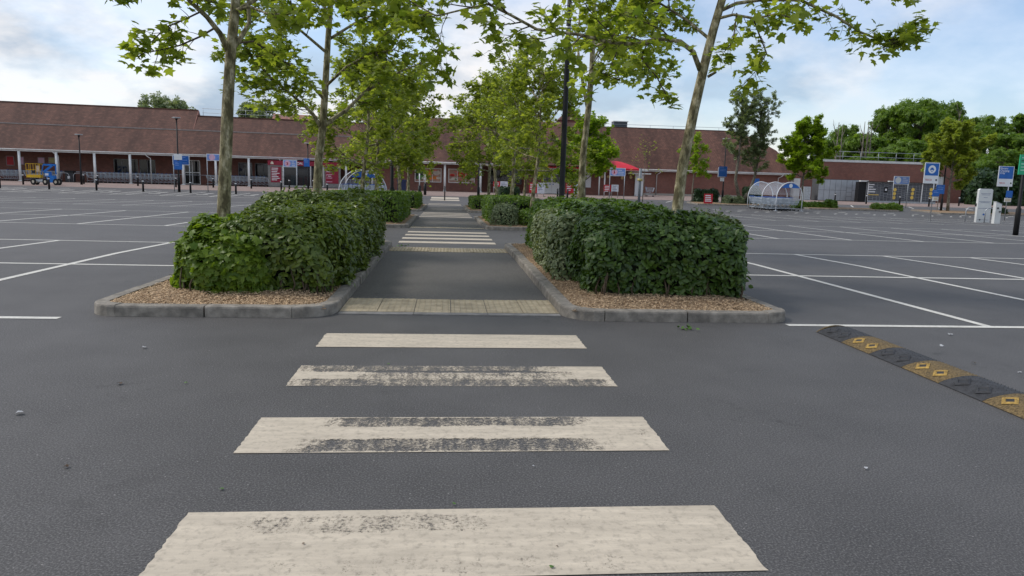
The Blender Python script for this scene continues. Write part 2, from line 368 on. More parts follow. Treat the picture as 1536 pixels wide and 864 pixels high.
for yc in (7.68, 15.32, 23.0):
    for i in range(3):
        MB().bb(-1.12 + .79 * i + .003, -1.12 + .79 * (i + 1) - .003, -.06, .06, 0, .012).build('edging_stone', EDGE, path, (0, yc, gz(yc)))

# zebra crossings
def zebra(name, label, rows, x0, x1, mats):
    z = empty(name, (0, (rows[0][0] + rows[-1][1]) / 2, gz(rows[0][0])), kind='structure', label=label, cat='crossing')
    for (a, b), m in zip(rows, mats):
        yc = (a + b) / 2; mb = MB(); mb.m = 0
        n = 24                                                     # ragged brushed ends
        rg = random.Random(a); left = [x0 + rg.uniform(-.005, .005) for _ in range(n + 1)]; right = [x1 + rg.uniform(-.005, .005) for _ in range(n + 1)]
        for i in range(n):
            ya, yb = a + (b - a) * i / n, a + (b - a) * (i + 1) / n
            mb.quad((left[i], ya - yc, gz(ya) - gz(yc) + .004), (right[i], ya - yc, gz(ya) - gz(yc) + .004), (right[i + 1], yb - yc, gz(yb) - gz(yc) + .004), (left[i + 1], yb - yc, gz(yb) - gz(yc) + .004))
        o = mb.build('stripe', m, z, (0, yc - z.location.y, gz(yc) - z.location.z))
    return z
PM = [paint_mat('zebra_paint_a', [(.15, .10, .56, -.95, .35), (.15, .07, .3, .3, 1.0), (-.2, .08, .3, -.8, .9)], .3),
      paint_mat('zebra_paint_b', [(.2, .10, .85, -.85, 1.02), (-.18, .12, .9, -.9, 1.05), (.02, .09, .9, .98, 1.3), (0, .3, .55, -1.3, -.98)], .34),
      paint_mat('zebra_paint_c', [(.2, .13, .84, -1.2, 1.02), (-.2, .14, .84, -1.2, 1.3), (.02, .12, .62, -.78, 1.08)], .36),
      paint_mat('zebra_paint_d', [], .30)]
zebra('zebra_crossing', 'worn cream zebra stripes across the lane before the first planted islands', [(2.49, 3.05), (3.73, 4.30), (4.97, 5.52), (6.14, 6.68)], -1.085, 1.245, PM)
zebra('zebra_crossing', 'white zebra stripes in the lane between first and second pair of islands', [(16.7, 17.25), (18.0, 18.55), (19.3, 19.85), (20.65, 21.2)], -1.08, 1.16, [PM[3]] * 4)
zebra('zebra_crossing', 'faded zebra stripes in the lane between second and third pair of islands', [(32.1, 32.75), (33.8, 34.4), (35.6, 36.2), (37.3, 37.9)], -1.18, 1.14, [PM[3]] * 4)
zebra('zebra_crossing', 'short zebra stripes ending at the block paving before the food posters', [(52.0, 52.6), (54.2, 54.8), (59.4, 60.9), (62.0, 64.6)], -1.3, 1.07, [PM[3]] * 4)

# parking bay lines, every stroke its own object under the block it belongs to
def bays(label, rows, xs_l, xs_r, xl, xr, w=.1):
    e = empty('parking_bay_markings', (0, 0, 0), kind='structure', label=label, cat='road marking')
    def stroke(a, b):
        mb = MB(); line_quad(mb, a, b, w); mb.build('line', LINE, e)
    for i, y in enumerate(rows):
        for (a, b) in ((xl[0], xl[1]), (xr[0], xr[1])):
            if a is not None: stroke((a, y), (b, y))
    for a, b in zip(rows, rows[1:]):
        for x in xs_l + xs_r: stroke((x[0] + (x[1] - x[0]) * (a - rows[0]) / (rows[-1] - rows[0]), a + .05), (x[0] + (x[1] - x[0]) * (b - rows[0]) / (rows[-1] - rows[0]), b - .05))
bays('white bay lines of the parking block beside the first planted islands', [7.28, 11.42, 15.5],
     [(-5.66 - 2.2 * i, -5.62 - 2.2 * i) for i in range(9)], [(5.93 + 2.06 * i, 5.66 + 2.08 * i) for i in range(11)], (-24, -3.72), (3.62, 29))
bays('white bay lines of the parking block beside the second planted islands', [21.32, 26.25, 31.4],
     [(-7.9 - 2.36 * i, -8.15 - 2.5 * i) for i in range(10)] , [(7.75 + 2.35 * i, 8.0 + 2.42 * i) for i in range(14)], (-32, -4.2), (4.2, 42))
bays('white bay lines of the parking block beside the third planted islands', [38.0, 43.0, 48.3],
     [(-6.8 - 2.33 * i, -6.7 - 2.36 * i) for i in range(15)], [(8.1 + 2.42 * i, 8.3 + 2.5 * i) for i in range(18)], (-42, -4.5), (4.6, 54))
e = empty('hatched_bay_markings', (0, 0, 0), kind='structure', label='white hatched wide bays in front of the trolley arcade', cat='road marking')
for i in range(11):
    x = -43 + 3.6 * i
    for xa in (x, x + 1.2):
        mb = MB(); line_quad(mb, (xa, 57.0), (xa + .2, 63.2), .1); mb.build('line', LINE, e)
    for k in range(4):
        mb = MB(); line_quad(mb, (x + .06 + .03 * k, 57.4 + 1.4 * k), (x + 1.14 + .03 * k, 58.6 + 1.4 * k), .1); mb.build('line', LINE, e)
    mb = MB(); line_quad(mb, (x + 1.9, 59.3), (x + 2.7, 59.6), .28); mb.build('bay_symbol', LINE, e)
    mb = MB(); line_quad(mb, (x + 2.2, 60.2), (x + 2.5, 61.6), .22); mb.build('bay_symbol', LINE, e)
mb = MB(); line_quad(mb, (-45, 56.9), (-6, 56.9), .1); mb.build('line', LINE, e)
e = empty('hatched_lane_markings', (0, 0, 0), kind='structure', label='rows of short white dashes beside the low shrub strip', cat='road marking')
for i in range(34):
    x = 20 + i * 1.05
    mb = MB(); line_quad(mb, (x, 53.2 + (i % 3) * .35), (x + .75, 54.2 + (i % 3) * .35), .13); mb.build('dash', LINE, e)
    if i % 2: mb = MB(); line_quad(mb, (x, 56.4), (x + .9, 56.9), .13); mb.build('dash', LINE, e)
for x in range(20, 56, 3):
    mb = MB(); line_quad(mb, (x, 65.4), (x + 1.6, 68.6), .12); mb.build('dash', LINE, e)

# block paving in front of the shop
PAVING = brick_mat('block_paving', (.25, .175, .15), (.30, .225, .195), (.16, .12, .10), .2, .1, .006, .9, stain=.25)
sheet(MB(), -75, 10, 66.3, 120, .006).build('forecourt_paving', PAVING, kind='structure', label='pinkish block paving in front of the arcade and posters', cat='paving')
sheet(MB(), 10.006, 75, 69.5, 120, .006).build('forecourt_paving', PAVING, kind='structure', label='pinkish block paving along the plain brick wing', cat='paving')

# ------------------------------------------------------------------ kerbed planting islands
CHIPM = M('wood_chips', (.47, .335, .205), .9, .5, 30, dirt=.3); SOILM = M('bark_mulch_soil', (.28, .185, .105), .95, .45, 22, .9, dirt=.6)
KW, KH = .14, .112
def kerb_piece(pts, outward, name, parent, h=KH, jit=0):
    """one kerb stone swept along pts (outer foot line); outward = +1 if the road lies on the left of travel"""
    pts = [Vector(p) for p in pts]; n = len(pts); mb = MB(); vs = []
    prof = [(0, -.05), (0.004, h - .022), (.010, h - .007), (.024, h), (KW, h), (KW, -.05)]
    for i in range(n):
        t = (pts[min(i + 1, n - 1)] - pts[max(i - 1, 0)]).normalized(); nr = Vector((t.y, -t.x)) * outward
        for d, z in prof: q = pts[i] + nr * d; vs.append((q.x, q.y, gz(q.y) + z + jit))
    k = len(prof)
    fs = [(i * k + j, i * k + j + 1, (i + 1) * k + j + 1, (i + 1) * k + j) for i in range(n - 1) for j in range(k - 1)]
    fs += [list(range(k)), [(n - 1) * k + j for j in range(k)][::-1]]
    mb.add(vs, fs); return mb.build(name, KERBM, parent)
def arc(c, r, a0, a1, n=6): return [(c[0] + r * math.cos(a0 + (a1 - a0) * i / n), c[1] + r * math.sin(a0 + (a1 - a0) * i / n)) for i in range(n + 1)]
def island(x0, x1, y0, y1, label, r_in=.42, side=1, stone=.92, chips=0, hump=.0):
    """x0..x1, y0..y1 outline; side=+1: the path runs along x0, -1: along x1"""
    isl = empty('planting_island', ((x0 + x1) / 2, y0, 0), kind='structure', label=label, cat='planting bed')
    ra, rb = (r_in, .3) if side > 0 else (.3, r_in)
    def run(a, b):
        a, b = Vector(a), Vector(b); n = max(1, round((b - a).length / stone)); g = .006 / (b - a).length
        for i in range(n):
            s, t = i / n + g, (i + 1) / n - g; rg = random.Random(a.x * 31 + a.y * 7 + i)
            j = Vector((rg.uniform(-.004, .004), rg.uniform(-.004, .004)))
            cut = [s] + [(k - a.y) / (b.y - a.y) for k in KINK if abs(b.y - a.y) > .1 and s < (k - a.y) / (b.y - a.y) < t] + [t]
            cut = sorted(cut); o = kerb_piece([a + (b - a) * q + j for q in cut], 1, 'kerb_stone', isl, jit=rg.uniform(-.004, .006))
            o.location = -isl.location
    def corner(c, r, a0, a1):
        o = kerb_piece(arc(c, r, a0, a1), 1, 'kerb_corner', isl, jit=.004); o.location = -isl.location
    pi = math.pi
    # clockwise seen from above starts at the front left, so that the road lies on the left of travel
    run((x0, y0 + ra), (x0, y1 - .3)); corner((x0 + .3, y1 - .3), .3, pi, pi / 2); run((x0 + .3, y1), (x1 - .3, y1))
    corner((x1 - .3, y1 - .3), .3, pi / 2, 0); run((x1, y1 - .3), (x1, y0 + rb)); corner((x1 - rb, y0 + rb), rb, 0, -pi / 2)
    run((x1 - rb, y0), (x0 + ra, y0)); corner((x0 + ra, y0 + ra), ra, -pi / 2, -pi)
    mb = MB(); nx, ny = 12, max(8, int((y1 - y0) * 4)); i0, i1, j0, j1 = x0 + .1, x1 - .1, y0 + .1, y1 - .1; vs = []
    for j in range(ny + 1):
        for i in range(nx + 1):
            x, y = i0 + (i1 - i0) * i / nx, j0 + (j1 - j0) * j / ny
            u = min(x - i0, i1 - x, y - j0, j1 - y)
            vs.append((x, y, gz(y) + .085 + .06 * min(1, u / .5) + .012 * math.sin(x * 9 + y * 5) * math.sin(y * 7 - x * 3)))
    mb.add(vs, [(j * (nx + 1) + i, j * (nx + 1) + i + 1, (j + 1) * (nx + 1) + i + 1, (j + 1) * (nx + 1) + i) for j in range(ny) for i in range(nx)], True)
    o = mb.build('soil', SOILM, isl); o.location = -isl.location
    if chips:
        rg = np.random.default_rng(int(abs(x0) * 100 + y0)); yy = y0 + .12 + (y1 - y0 - .24) * rg.random(chips) ** 1.7; xx = x0 + .12 + (x1 - x0 - .24) * rg.random(chips)
        u = np.minimum.reduce([xx - i0, i1 - xx, yy - j0, j1 - yy]); zz = np.interp(yy, [k[0] for k in KY], [k[1] for k in KY]) + .092 + .06 * np.minimum(1, u / .5) + rg.random(chips) * .012
        nr = np.stack([rg.normal(0, .35, chips), rg.normal(0, .35, chips), np.ones(chips)], 1); td = rg.normal(0, 1, (chips, 3))
        mt = frames(nr, td) * (rg.uniform(.3, .8, chips))[:, None, None]
        tv = [(-.008, -.02, 0), (.008, -.018, .004), (.006, .02, .0), (-.007, .021, .003), (0, 0, .009)]
        o = scatter('wood_chips', tv, [(0, 1, 4), (1, 2, 4), (2, 3, 4), (3, 0, 4)], mt, np.stack([xx, yy, zz], 1), CHIPM, isl, kind='stuff'); o.location = -isl.location
    return isl
island(-3.56, -1.12, 7.40, 15.75, 'kerbed bed of wood chips under the laurel hedge and lobed-leaf shrub', side=-1, chips=20000)
island(1.25, 3.76, 7.38, 15.75, 'kerbed bed of wood chips under the broad-leaved dark hedge', side=1, chips=20000)
island(-4.1, -1.17, 22.7, 31.6, 'kerbed chip bed under the bright clipped hedge facing a variegated shrub', side=-1, chips=2500)
island(1.2, 4.3, 22.7, 31.6, 'kerbed chip bed holding the variegated shrub and black lamp column', side=1, chips=2500)
island(-4.4, -1.3, 39.0, 50.5, 'small kerbed bed beside the path next to the arched trolley shelter', side=-1)
island(1.15, 4.6, 39.0, 50.5, 'small kerbed bed beside the path facing the arched trolley shelter', side=1)
# ------------------------------------------------------------------ rubber speed hump
HUMPY = M('worn_yellow_rubber', (.165, .115, .05), .8, .6, 70, .6, dirt=.9); HUMPK = M('black_rubber', (.035, .036, .04), .7, .35, 20, .5); HUMPYB = M('yellow_rubber_edge', (.36, .23, .055), .7, .4, 30, .3, dirt=.6)
hump = empty('speed_hump', (3.98, 6.0, 0), label='rubber speed hump of alternating black and worn yellow segments', cat='speed hump')
def hump_z(t): return .072 * max(0.0, math.sin(math.pi * t)) ** .8
def hump_segment(y1, L, yellow, cap=False):
    mb = MB(); W = .43; nx, ny = 14, 6; vs = []
    for j in range(ny + 1):
        for i in range(nx + 1):
            t = i / nx; e = 1.0
            yy = y1 - L * j / ny; x = -W / 2 + W * t
            if cap: e = math.sqrt(max(0, 1 - (1 - j / ny) ** 2)); x = x * max(.12, e)
            bow = .05 * math.sin(math.pi * t) if not cap else 0   # moulded curved joint
            vs.append((x, yy - (bow if j in (0, ny) else bow), .005 + hump_z(t) * max(.15, e)))
    mb.add(vs, [(j * (nx + 1) + i, (j + 1) * (nx + 1) + i, (j + 1) * (nx + 1) + i + 1, j * (nx + 1) + i + 1) for j in range(ny) for i in range(nx)], True)
    n0 = len(vs); b = nx + 1
    for j in (0, ny):                                             # skirts
        lo = [(vs[j * b + i][0], vs[j * b + i][1], 0) for i in range(b)]; up = [vs[j * b + i] for i in range(b)]
        mb.add(lo + up, [((i, i + 1, b + i + 1, b + i) if j else (i + 1, i, b + i, b + i + 1)) for i in range(nx)])
    if not cap:
        for i in range(10):
            for j in range(9):                                    # grip studs
                t = .08 + .84 * (i + .5 * (j % 2)) / 10; y = y1 - L * (j + .5) / 9 - .05 * math.sin(math.pi * t); x = -W / 2 + W * t; z = .004 + hump_z(t); r = .006
                mb.add([(x - r, y, z), (x, y - r, z), (x + r, y, z), (x, y + r, z), (x, y, z + .007)], [(0, 1, 4), (1, 2, 4), (2, 3, 4), (3, 0, 4)])
    seg = mb.build('hump_segment', HUMPY if yellow else HUMPK, hump, (0, -6.0, 0))
    if not cap:
        for k in (.27, .73):                                      # diamond bolt recess: raised rim, dark hole
            t = .2; y = y1 - L * k - .02; x = -W / 2 + W * t; z = .008 + hump_z(t); sl = .115
            def pt(dx, dy, dz): return (x + dx, y + dy, z + dx * (hump_z(.24) - hump_z(.16)) / (.08 * W) + dz)
            o_ = [pt(.062, 0, 0), pt(0, .075, 0), pt(-.062, 0, 0), pt(0, -.075, 0)]; i_ = [pt(.04, 0, .008), pt(0, .05, .008), pt(-.04, 0, .008), pt(0, -.05, .008)]; h_ = [pt(.03, 0, .0015), pt(0, .038, .0015), pt(-.03, 0, .0015), pt(0, -.038, .0015)]
            m2 = MB(); m2.add(o_ + i_ + h_, [(a, (a + 1) % 4, 4 + (a + 1) % 4, 4 + a) for a in range(4)] + [(4 + a, 4 + (a + 1) % 4, 8 + (a + 1) % 4, 8 + a) for a in range(4)])
            m2.m = 1; m2.add(h_, [(0, 1, 2, 3)])
            m2.build('bolt_recess', [HUMPYB if yellow else HUMPK, DARKM], seg)
hump_segment(7.02, .1, True, True)
for i in range(9): hump_segment(6.92 - .462 * i, .458, i % 2 == 1)

# ------------------------------------------------------------------ leaves, hedges, shrubs
LV_OVAL = [(0, 0, 0), (-.24, .28, -.05), (-.22, .66, -.06), (0, 1, -.1), (.22, .66, -.06), (.24, .28, -.05), (0, .5, .03)]
LF_OVAL = [(0, 6, 2, 1), (6, 3, 2), (0, 5, 4, 6), (6, 4, 3)]
_half = [(.2, -.04), (.5, .1), (.34, .3), (.55, .56), (.22, .6)]
LV_LOBE = [(0, .34, .03), (0, 0, 0)] + [(x, y, -.16 * x * x - .03) for x, y in _half] + [(0, 1.0, -.1)] + [(-x, y, -.16 * x * x - .03) for x, y in reversed(_half)]
LF_LOBE = [(0, i, i + 1) for i in range(1, 12)] + [(0, 12, 1)]
LV_SPRIG = []; LF_SPRIG = []
for k, (a, tl) in enumerate(((0, .2), (1.3, -.1), (2.5, .3), (3.8, 0), (5.1, -.2))):   # five-leaf sprig for far crowns
    c, s = math.cos(a), math.sin(a); b = len(LV_SPRIG)
    for x, y, z in ((0, .05, 0), (-.3, .55, -.05), (0, 1.05, -.12), (.3, .55, -.05)): LV_SPRIG.append((x * c - y * s, x * s + y * c, z + tl * y))
    LF_SPRIG.append((b, b + 3, b + 2, b + 1))
LAUREL = leaf_mat('laurel_leaf', (.045, .085, .014), (.18, .235, .036), .28, .38, .45)
BROAD = leaf_mat('broad_leaf', (.026, .062, .012), (.095, .165, .026), .25, .4, .45)
LOBED = leaf_mat('lobed_leaf', (.07, .135, .013), (.2, .285, .03), .42)
BOX = leaf_mat('clipped_leaf', (.05, .11, .011), (.15, .24, .02), .3)
VARIEG = leaf_mat('variegated_leaf', (.06, .1, .04), (.26, .3, .15), .2)
DARKSH = leaf_mat('dark_shrub_leaf', (.012, .032, .01), (.035, .075, .02), .15)
PLANE = leaf_mat('plane_leaf', (.12, .185, .025), (.34, .395, .06), .54)
PLANE2 = leaf_mat('far_plane_leaf', (.13, .185, .028), (.34, .39, .065), .54)
BRIGHT = leaf_mat('bright_leaf', (.13, .22, .014), (.29, .4, .026), .5)
WOODG = leaf_mat('woodland_leaf', (.065, .135, .02), (.2, .3, .045), .45)
SILVER = leaf_mat('willow_leaf', (.10, .145, .065), (.26, .31, .16), .4)
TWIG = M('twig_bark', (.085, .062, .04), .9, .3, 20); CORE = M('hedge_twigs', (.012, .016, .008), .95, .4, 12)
BARK = bark_mat('plane_bark', (.115, .095, .045), (.27, .235, .125), (.52, .455, .30)); BARKD = bark_mat('grey_bark', (.11, .095, .07), (.17, .15, .11), (.26, .235, .17))
def wob(x, y, z, s): return (np.sin(x * 2.1 + s) * np.cos(y * 1.7 - s) + .6 * np.sin(x * 4.7 + y * 3.9 + z * 3 + s) + .5 * np.sin(z * 5.1 + x * 3 - y * 2 + s * 2)) / 2.1
def hedge(name, label, cat, x0, x1, y0, y1, h, leaf, mat, size, dens, seed, z0=.12, amp=.07, rnd=.18, group=None, stray=0, xs=0, upright=0, taper=0.0, leaf2=None):
    """clipped hedge: dark twiggy core under a shell of single leaves"""
    rg = np.random.default_rng(seed); cx, cy = (x0 + x1) / 2, (y0 + y1) / 2; gzc = gz(cy)
    root = empty(name, (cx, cy, gzc + .05), label=label, cat=cat, group=group)
    lx, ly, lz = x1 - x0, y1 - y0, h - z0
    A = np.array([lx * ly, lx * lz, lx * lz, ly * lz, ly * lz]); N = int(A.sum() * dens); f = rg.choice(5, N, p=A / A.sum())
    u, v = rg.random(N), rg.random(N); p = np.zeros((N, 3)); nr = np.zeros((N, 3))
    for k in range(5):
        m = f == k
        if k == 0: p[m] = np.stack([x0 + lx * u[m], y0 + ly * v[m], np.full(m.sum(), h)], 1); nr[m] = (0, 0, 1)
        elif k in (1, 2): p[m] = np.stack([x0 + lx * u[m], np.full(m.sum(), y0 if k == 1 else y1), z0 + lz * v[m]], 1); nr[m] = (0, -1 if k == 1 else 1, 0)
        else: p[m] = np.stack([np.full(m.sum(), x0 if k == 3 else x1), y0 + ly * u[m], z0 + lz * v[m]], 1); nr[m] = (-1 if k == 3 else 1, 0, 0)
    # round the edges: pull towards an inner box and push out by the radius
    lo = np.array([x0 + rnd, y0 + rnd, -9]); hi = np.array([x1 - rnd, y1 - rnd, h - rnd]); q = np.clip(p, lo, np.maximum(lo, hi)); d = p - q
    L = np.linalg.norm(d, axis=1, keepdims=True); d = np.where(L > 1e-6, d / (L + 1e-9), nr)
    depth = rg.exponential(.035, N) - .02 - amp * wob(p[:, 0] * 1.6, p[:, 1] * 1.6, p[:, 2] * 1.6, seed) - (rg.random(N) < .02) * rg.random(N) * .10
    p = q + d * (rnd - depth)[:, None]
    p[:, 0] += xs * (p[:, 2] - z0); p[:, 2] += np.interp(p[:, 1], [k[0] for k in KY], [k[1] for k in KY])
    if taper:
        s = 1 - taper * np.clip(1 - (p[:, 2] - gzc) / h, 0, 1) ** 2; p[:, 0] = cx + (p[:, 0] - cx) * s; p[:, 1] = cy + (p[:, 1] - cy) * s
    nn = d * .8 + rg.normal(0, .45, (N, 3)) + np.array([0, 0, .45]); td = rg.normal(0, .8, (N, 3)) + d * .5 + np.array([0, 0, -.25 + upright])
    sc = size * rg.uniform(.6, 1.25, N)
    mt = frames(nn, td) * sc[:, None, None]
    loc = np.array(root.location)
    tv, tf = {'oval': (LV_OVAL, LF_OVAL), 'lobe': (LV_LOBE, LF_LOBE), 'sprig': (LV_SPRIG, LF_SPRIG)}[leaf]
    p = p - np.einsum('nij,j->ni', mt, np.array([0, .5, 0]))
    scatter('foliage', tv, tf, mt, p - loc, mat, root, kind='stuff')
    if stray:                                                     # whippy shoots above the clipped face
        k = stray * 7; ins = rnd * .8 + amp; bx = rg.uniform(x0 + ins, x1 - ins, stray).repeat(7); by = rg.uniform(y0 + ins, y1 - ins, stray).repeat(7); t = np.tile(np.linspace(.0, 1, 7), stray); ln = rg.uniform(.06, .15, stray).repeat(7)
        pp = np.stack([bx + xs * (h - z0), by, np.interp(by, [a[0] for a in KY], [a[1] for a in KY]) + h - .06 + t * ln], 1)
        mt = frames(rg.normal(0, .6, (k, 3)) + [0, 0, .6], rg.normal(0, 1, (k, 3)) + [0, 0, .3]) * (size * .75)
        scatter('shoots', tv, tf, mt, pp - loc, leaf2 or mat, root, kind='stuff')
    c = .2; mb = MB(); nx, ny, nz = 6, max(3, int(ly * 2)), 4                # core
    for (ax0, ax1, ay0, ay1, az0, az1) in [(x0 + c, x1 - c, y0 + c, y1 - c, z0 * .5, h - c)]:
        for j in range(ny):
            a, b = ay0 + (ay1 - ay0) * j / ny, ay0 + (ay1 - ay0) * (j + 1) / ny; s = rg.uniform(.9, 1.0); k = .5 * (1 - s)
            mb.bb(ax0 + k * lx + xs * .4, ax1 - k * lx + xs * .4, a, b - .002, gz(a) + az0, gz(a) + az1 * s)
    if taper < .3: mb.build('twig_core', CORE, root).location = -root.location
    stems = MB(); k = int(10 + 7 * (lx + ly))
    for i in range(k):
        e = rg.integers(0, 4); x = rg.uniform(x0 + .1, x1 - .1) if e < 2 else (x0 + .12 if e == 2 else x1 - .12); y = rg.uniform(y0 + .1, y1 - .1) if e >= 2 else (y0 + .12 if e == 0 else y1 - .12)
        g0 = gz(y) + .06; stems.tube([(x, y, g0), (x + rg.normal(0, .03), y + rg.normal(0, .03), g0 + .16), (x + rg.normal(0, .06), y + rg.normal(0, .06), g0 + .36)], [.012, .010, .006], 5)
    stems.build('stems', TWIG, root, kind='stuff').location = -root.location
    return root
hedge('laurel_hedge', 'clipped laurel hedge along the footpath kerb, behind the lobed-leaf shrub', 'hedge', -2.95, -1.2, 9.0, 13.0, .9, 'oval', LAUREL, .092, 950, 1, amp=.13, rnd=.3, stray=50, z0=.04, xs=.0)
hedge('laurel_hedge', 'taller mounded laurel hedge at the far end of the bed around the low-forking plane', 'hedge', -3.4, -1.3, 12.7, 15.5, 1.06, 'oval', LAUREL, .092, 850, 14, amp=.14, rnd=.4, stray=30, z0=.04)
hedge('lobed_leaf_shrub', 'bright lobed-leaf shrub around the trunk at the tip of the chip bed', 'shrub', -2.98, -1.95, 7.98, 9.5, .84, 'lobe', LOBED, .095, 1000, 2, amp=.17, rnd=.42, stray=30, z0=.03, taper=.16)
hedge('laurel_shrub', 'glossy laurel clump between the lobed-leaf shrub and the path kerb', 'shrub', -2.55, -1.22, 8.15, 9.6, .92, 'oval', LAUREL, .095, 1000, 3, amp=.15, rnd=.36, stray=24, z0=.03, taper=.14)
hedge('broadleaf_hedge', 'dark broad-leaved hedge at the front of the chip bed with leaning plane tree', 'hedge', 1.66, 3.66, 8.12, 11.8, 1.0, 'oval', BROAD, .095, 1050, 4, amp=.16, rnd=.32, stray=60, z0=.03, taper=.12)
hedge('variegated_shrub', 'pale variegated shrub pressed against the path side of the dark broad-leaved hedge', 'shrub', 1.5, 1.98, 9.6, 12.4, .93, 'oval', VARIEG, .075, 950, 5, amp=.06, rnd=.15, stray=8)
hedge('variegated_shrub', 'pale small-leaved shrub on the parking side of the dark broad-leaved hedge', 'shrub', 3.3, 3.74, 8.8, 10.2, 1.05, 'oval', VARIEG, .07, 950, 6, amp=.07, rnd=.16, z0=.55, stray=10)
hedge('evergreen_hedge', 'rounded pale green hedge behind the dark broad-leaved hedge', 'hedge', 1.7, 3.7, 11.6, 15.4, 1.06, 'oval', BOX, .085, 620, 7, amp=.09, rnd=.35, stray=16)
hedge('clipped_hedge', 'square clipped bright green hedge on the bed opposite the lamp column', 'hedge', -4.0, -1.5, 23.4, 30.6, 1.05, 'oval', BOX, .1, 330, 8, amp=.06)
hedge('clipped_hedge', 'square clipped bright green hedge on the bed with the lamp column', 'hedge', 1.5, 3.2, 24.4, 30.8, 1.0, 'oval', BOX, .1, 330, 9, amp=.06)
hedge('variegated_shrub', 'rounded grey-green variegated shrub before the clipped hedge by the lamp column', 'shrub', 1.5, 2.3, 23.2, 24.3, .78, 'oval', VARIEG, .08, 700, 10, amp=.08, rnd=.3)
hedge('low_shrub', 'low loose yellow-green shrub beside the rounded variegated shrub', 'shrub', 2.35, 4.1, 23.2, 24.6, .62, 'oval', BOX, .09, 480, 11, amp=.12, rnd=.25)
hedge('clipped_hedge', 'small dark green hedge on the bed beside the trolley shelter path', 'hedge', -4.0, -1.6, 40.2, 49, .95, 'oval', BOX, .13, 150, 12, amp=.1)
hedge('clipped_hedge', 'small dark green hedge on the far bed facing the red canopy', 'hedge', 1.5, 4.2, 41, 49.5, .8, 'oval', BOX, .13, 150, 13, amp=.1)

# ------------------------------------------------------------------ trees
def nrm(v): return v / (np.linalg.norm(v) + 1e-9)
class Tree:
    def __init__(s, seed): s.rg = np.random.default_rng(seed); s.big = []; s.twigs = []; s.lp = []; s.ld = []
    def grow(s, p, d, L, r, lev, par):
        rg = s.rg; n = 5 if lev < 2 else 4; pts = [p]; d = nrm(d)
        for i in range(n):
            d = nrm(d + rg.normal(0, par.get('wig', .16), 3) + np.array([0, 0, par.get('trop', .05)]) * (1 if lev < 2 else par.get('tw', 1))); p = p + d * L / n; pts.append(p)
        s.limb(pts, [r * (1 - .72 * i / n) for i in range(n + 1)], lev, par, L)
    def limb(s, pts, rr, lev, par, L=None, t0=.2):
        pts = [np.array(q, float) for q in pts]; rg = s.rg
        L = L or sum(np.linalg.norm(b - a) for a, b in zip(pts, pts[1:]))
        (s.big if rr[0] > .018 else s.twigs).append((pts, rr))
        if lev < 3:
            k = max(2, int(round(par['kids'][lev] * L * rg.uniform(.85, 1.15))))
            ts = np.append(t0 + (1 - t0) * (np.arange(k) + rg.random(k)) / k, 1.0)
            for t in ts:
                x = min(t, .999) * (len(pts) - 1); i = int(x); f = x - i; q = pts[i] * (1 - f) + pts[i + 1] * f; ax = nrm(pts[i + 1] - pts[i])
                pr = nrm(np.cross(ax, rg.normal(0, 1, 3))); pr[2] = pr[2] * par.get('flat', .75) + par.get('lift', .05)
                a = rg.uniform(.55, 1.15) if t < .999 else rg.uniform(0, .35)
                s.grow(q, ax * math.cos(a) + pr * math.sin(a), par['len'][lev] * rg.uniform(.6, 1.25) * (1.1 - .35 * t), max(.004, min(rr[i] * .6, par['rad'][lev])), lev + 1, par)
        else:
            k = par.get('leaves', 9)
            for j in range(k):
                t = .15 + .85 * (j + rg.random()) / k; x = min(t, .999) * (len(pts) - 1); i = int(x); f = x - i
                s.lp.append(pts[i] * (1 - f) + pts[i + 1] * f); s.ld.append(nrm(pts[-1] - pts[0]))
    def make(s, name, loc, label, cat='tree', group=None, leafmat=None, bark=None, leaf='lobe', size=.15, trunk=None, keep=None):
        rg = s.rg; root = empty(name, loc, label=label, cat=cat, group=group); loc = Vector(loc)
        mb = MB()
        for pts, rr in s.big: mb.tube([Vector(q) for q in pts], list(rr), 10 if rr[0] > .05 else 6)
        mb.build('trunk', bark or BARK, root)
        mb = MB()
        for pts, rr in s.twigs: mb.tube([Vector(q) for q in pts], list(rr), 4, False)
        if s.twigs: mb.build('branches', TWIG, root, kind='stuff')
        n = len(s.lp)
        if n:
            p = np.array(s.lp); d = np.array(s.ld)
            off = d * .35 + rg.normal(0, .7, (n, 3)) + [0, 0, -.15]; off /= np.linalg.norm(off, axis=1, keepdims=True)
            p = p + off * (size * rg.uniform(.2, .7, n))[:, None]
            nn = rg.normal(0, .5, (n, 3)) + [0, 0, 1.0]; td = off + [0, 0, -.45]
            tv, tf = {'oval': (LV_OVAL, LF_OVAL), 'lobe': (LV_LOBE, LF_LOBE), 'sprig': (LV_SPRIG, LF_SPRIG)}[leaf]
            mt = frames(nn, td) * (size * rg.uniform(.55, 1.2, n))[:, None, None]
            scatter('crown', tv, tf, mt, p, leafmat or PLANE, root, kind='stuff')
        return root
def rel(base, pts): return [np.array(q) - np.array(base) for q in pts]
NEAR = dict(kids=[2.8, 6.0, 9.5], len=[1.5, .75, .34], rad=[.03, .012, .005], wig=.19, trop=.03, flat=.6, lift=.0, leaves=7, tw=-.6)

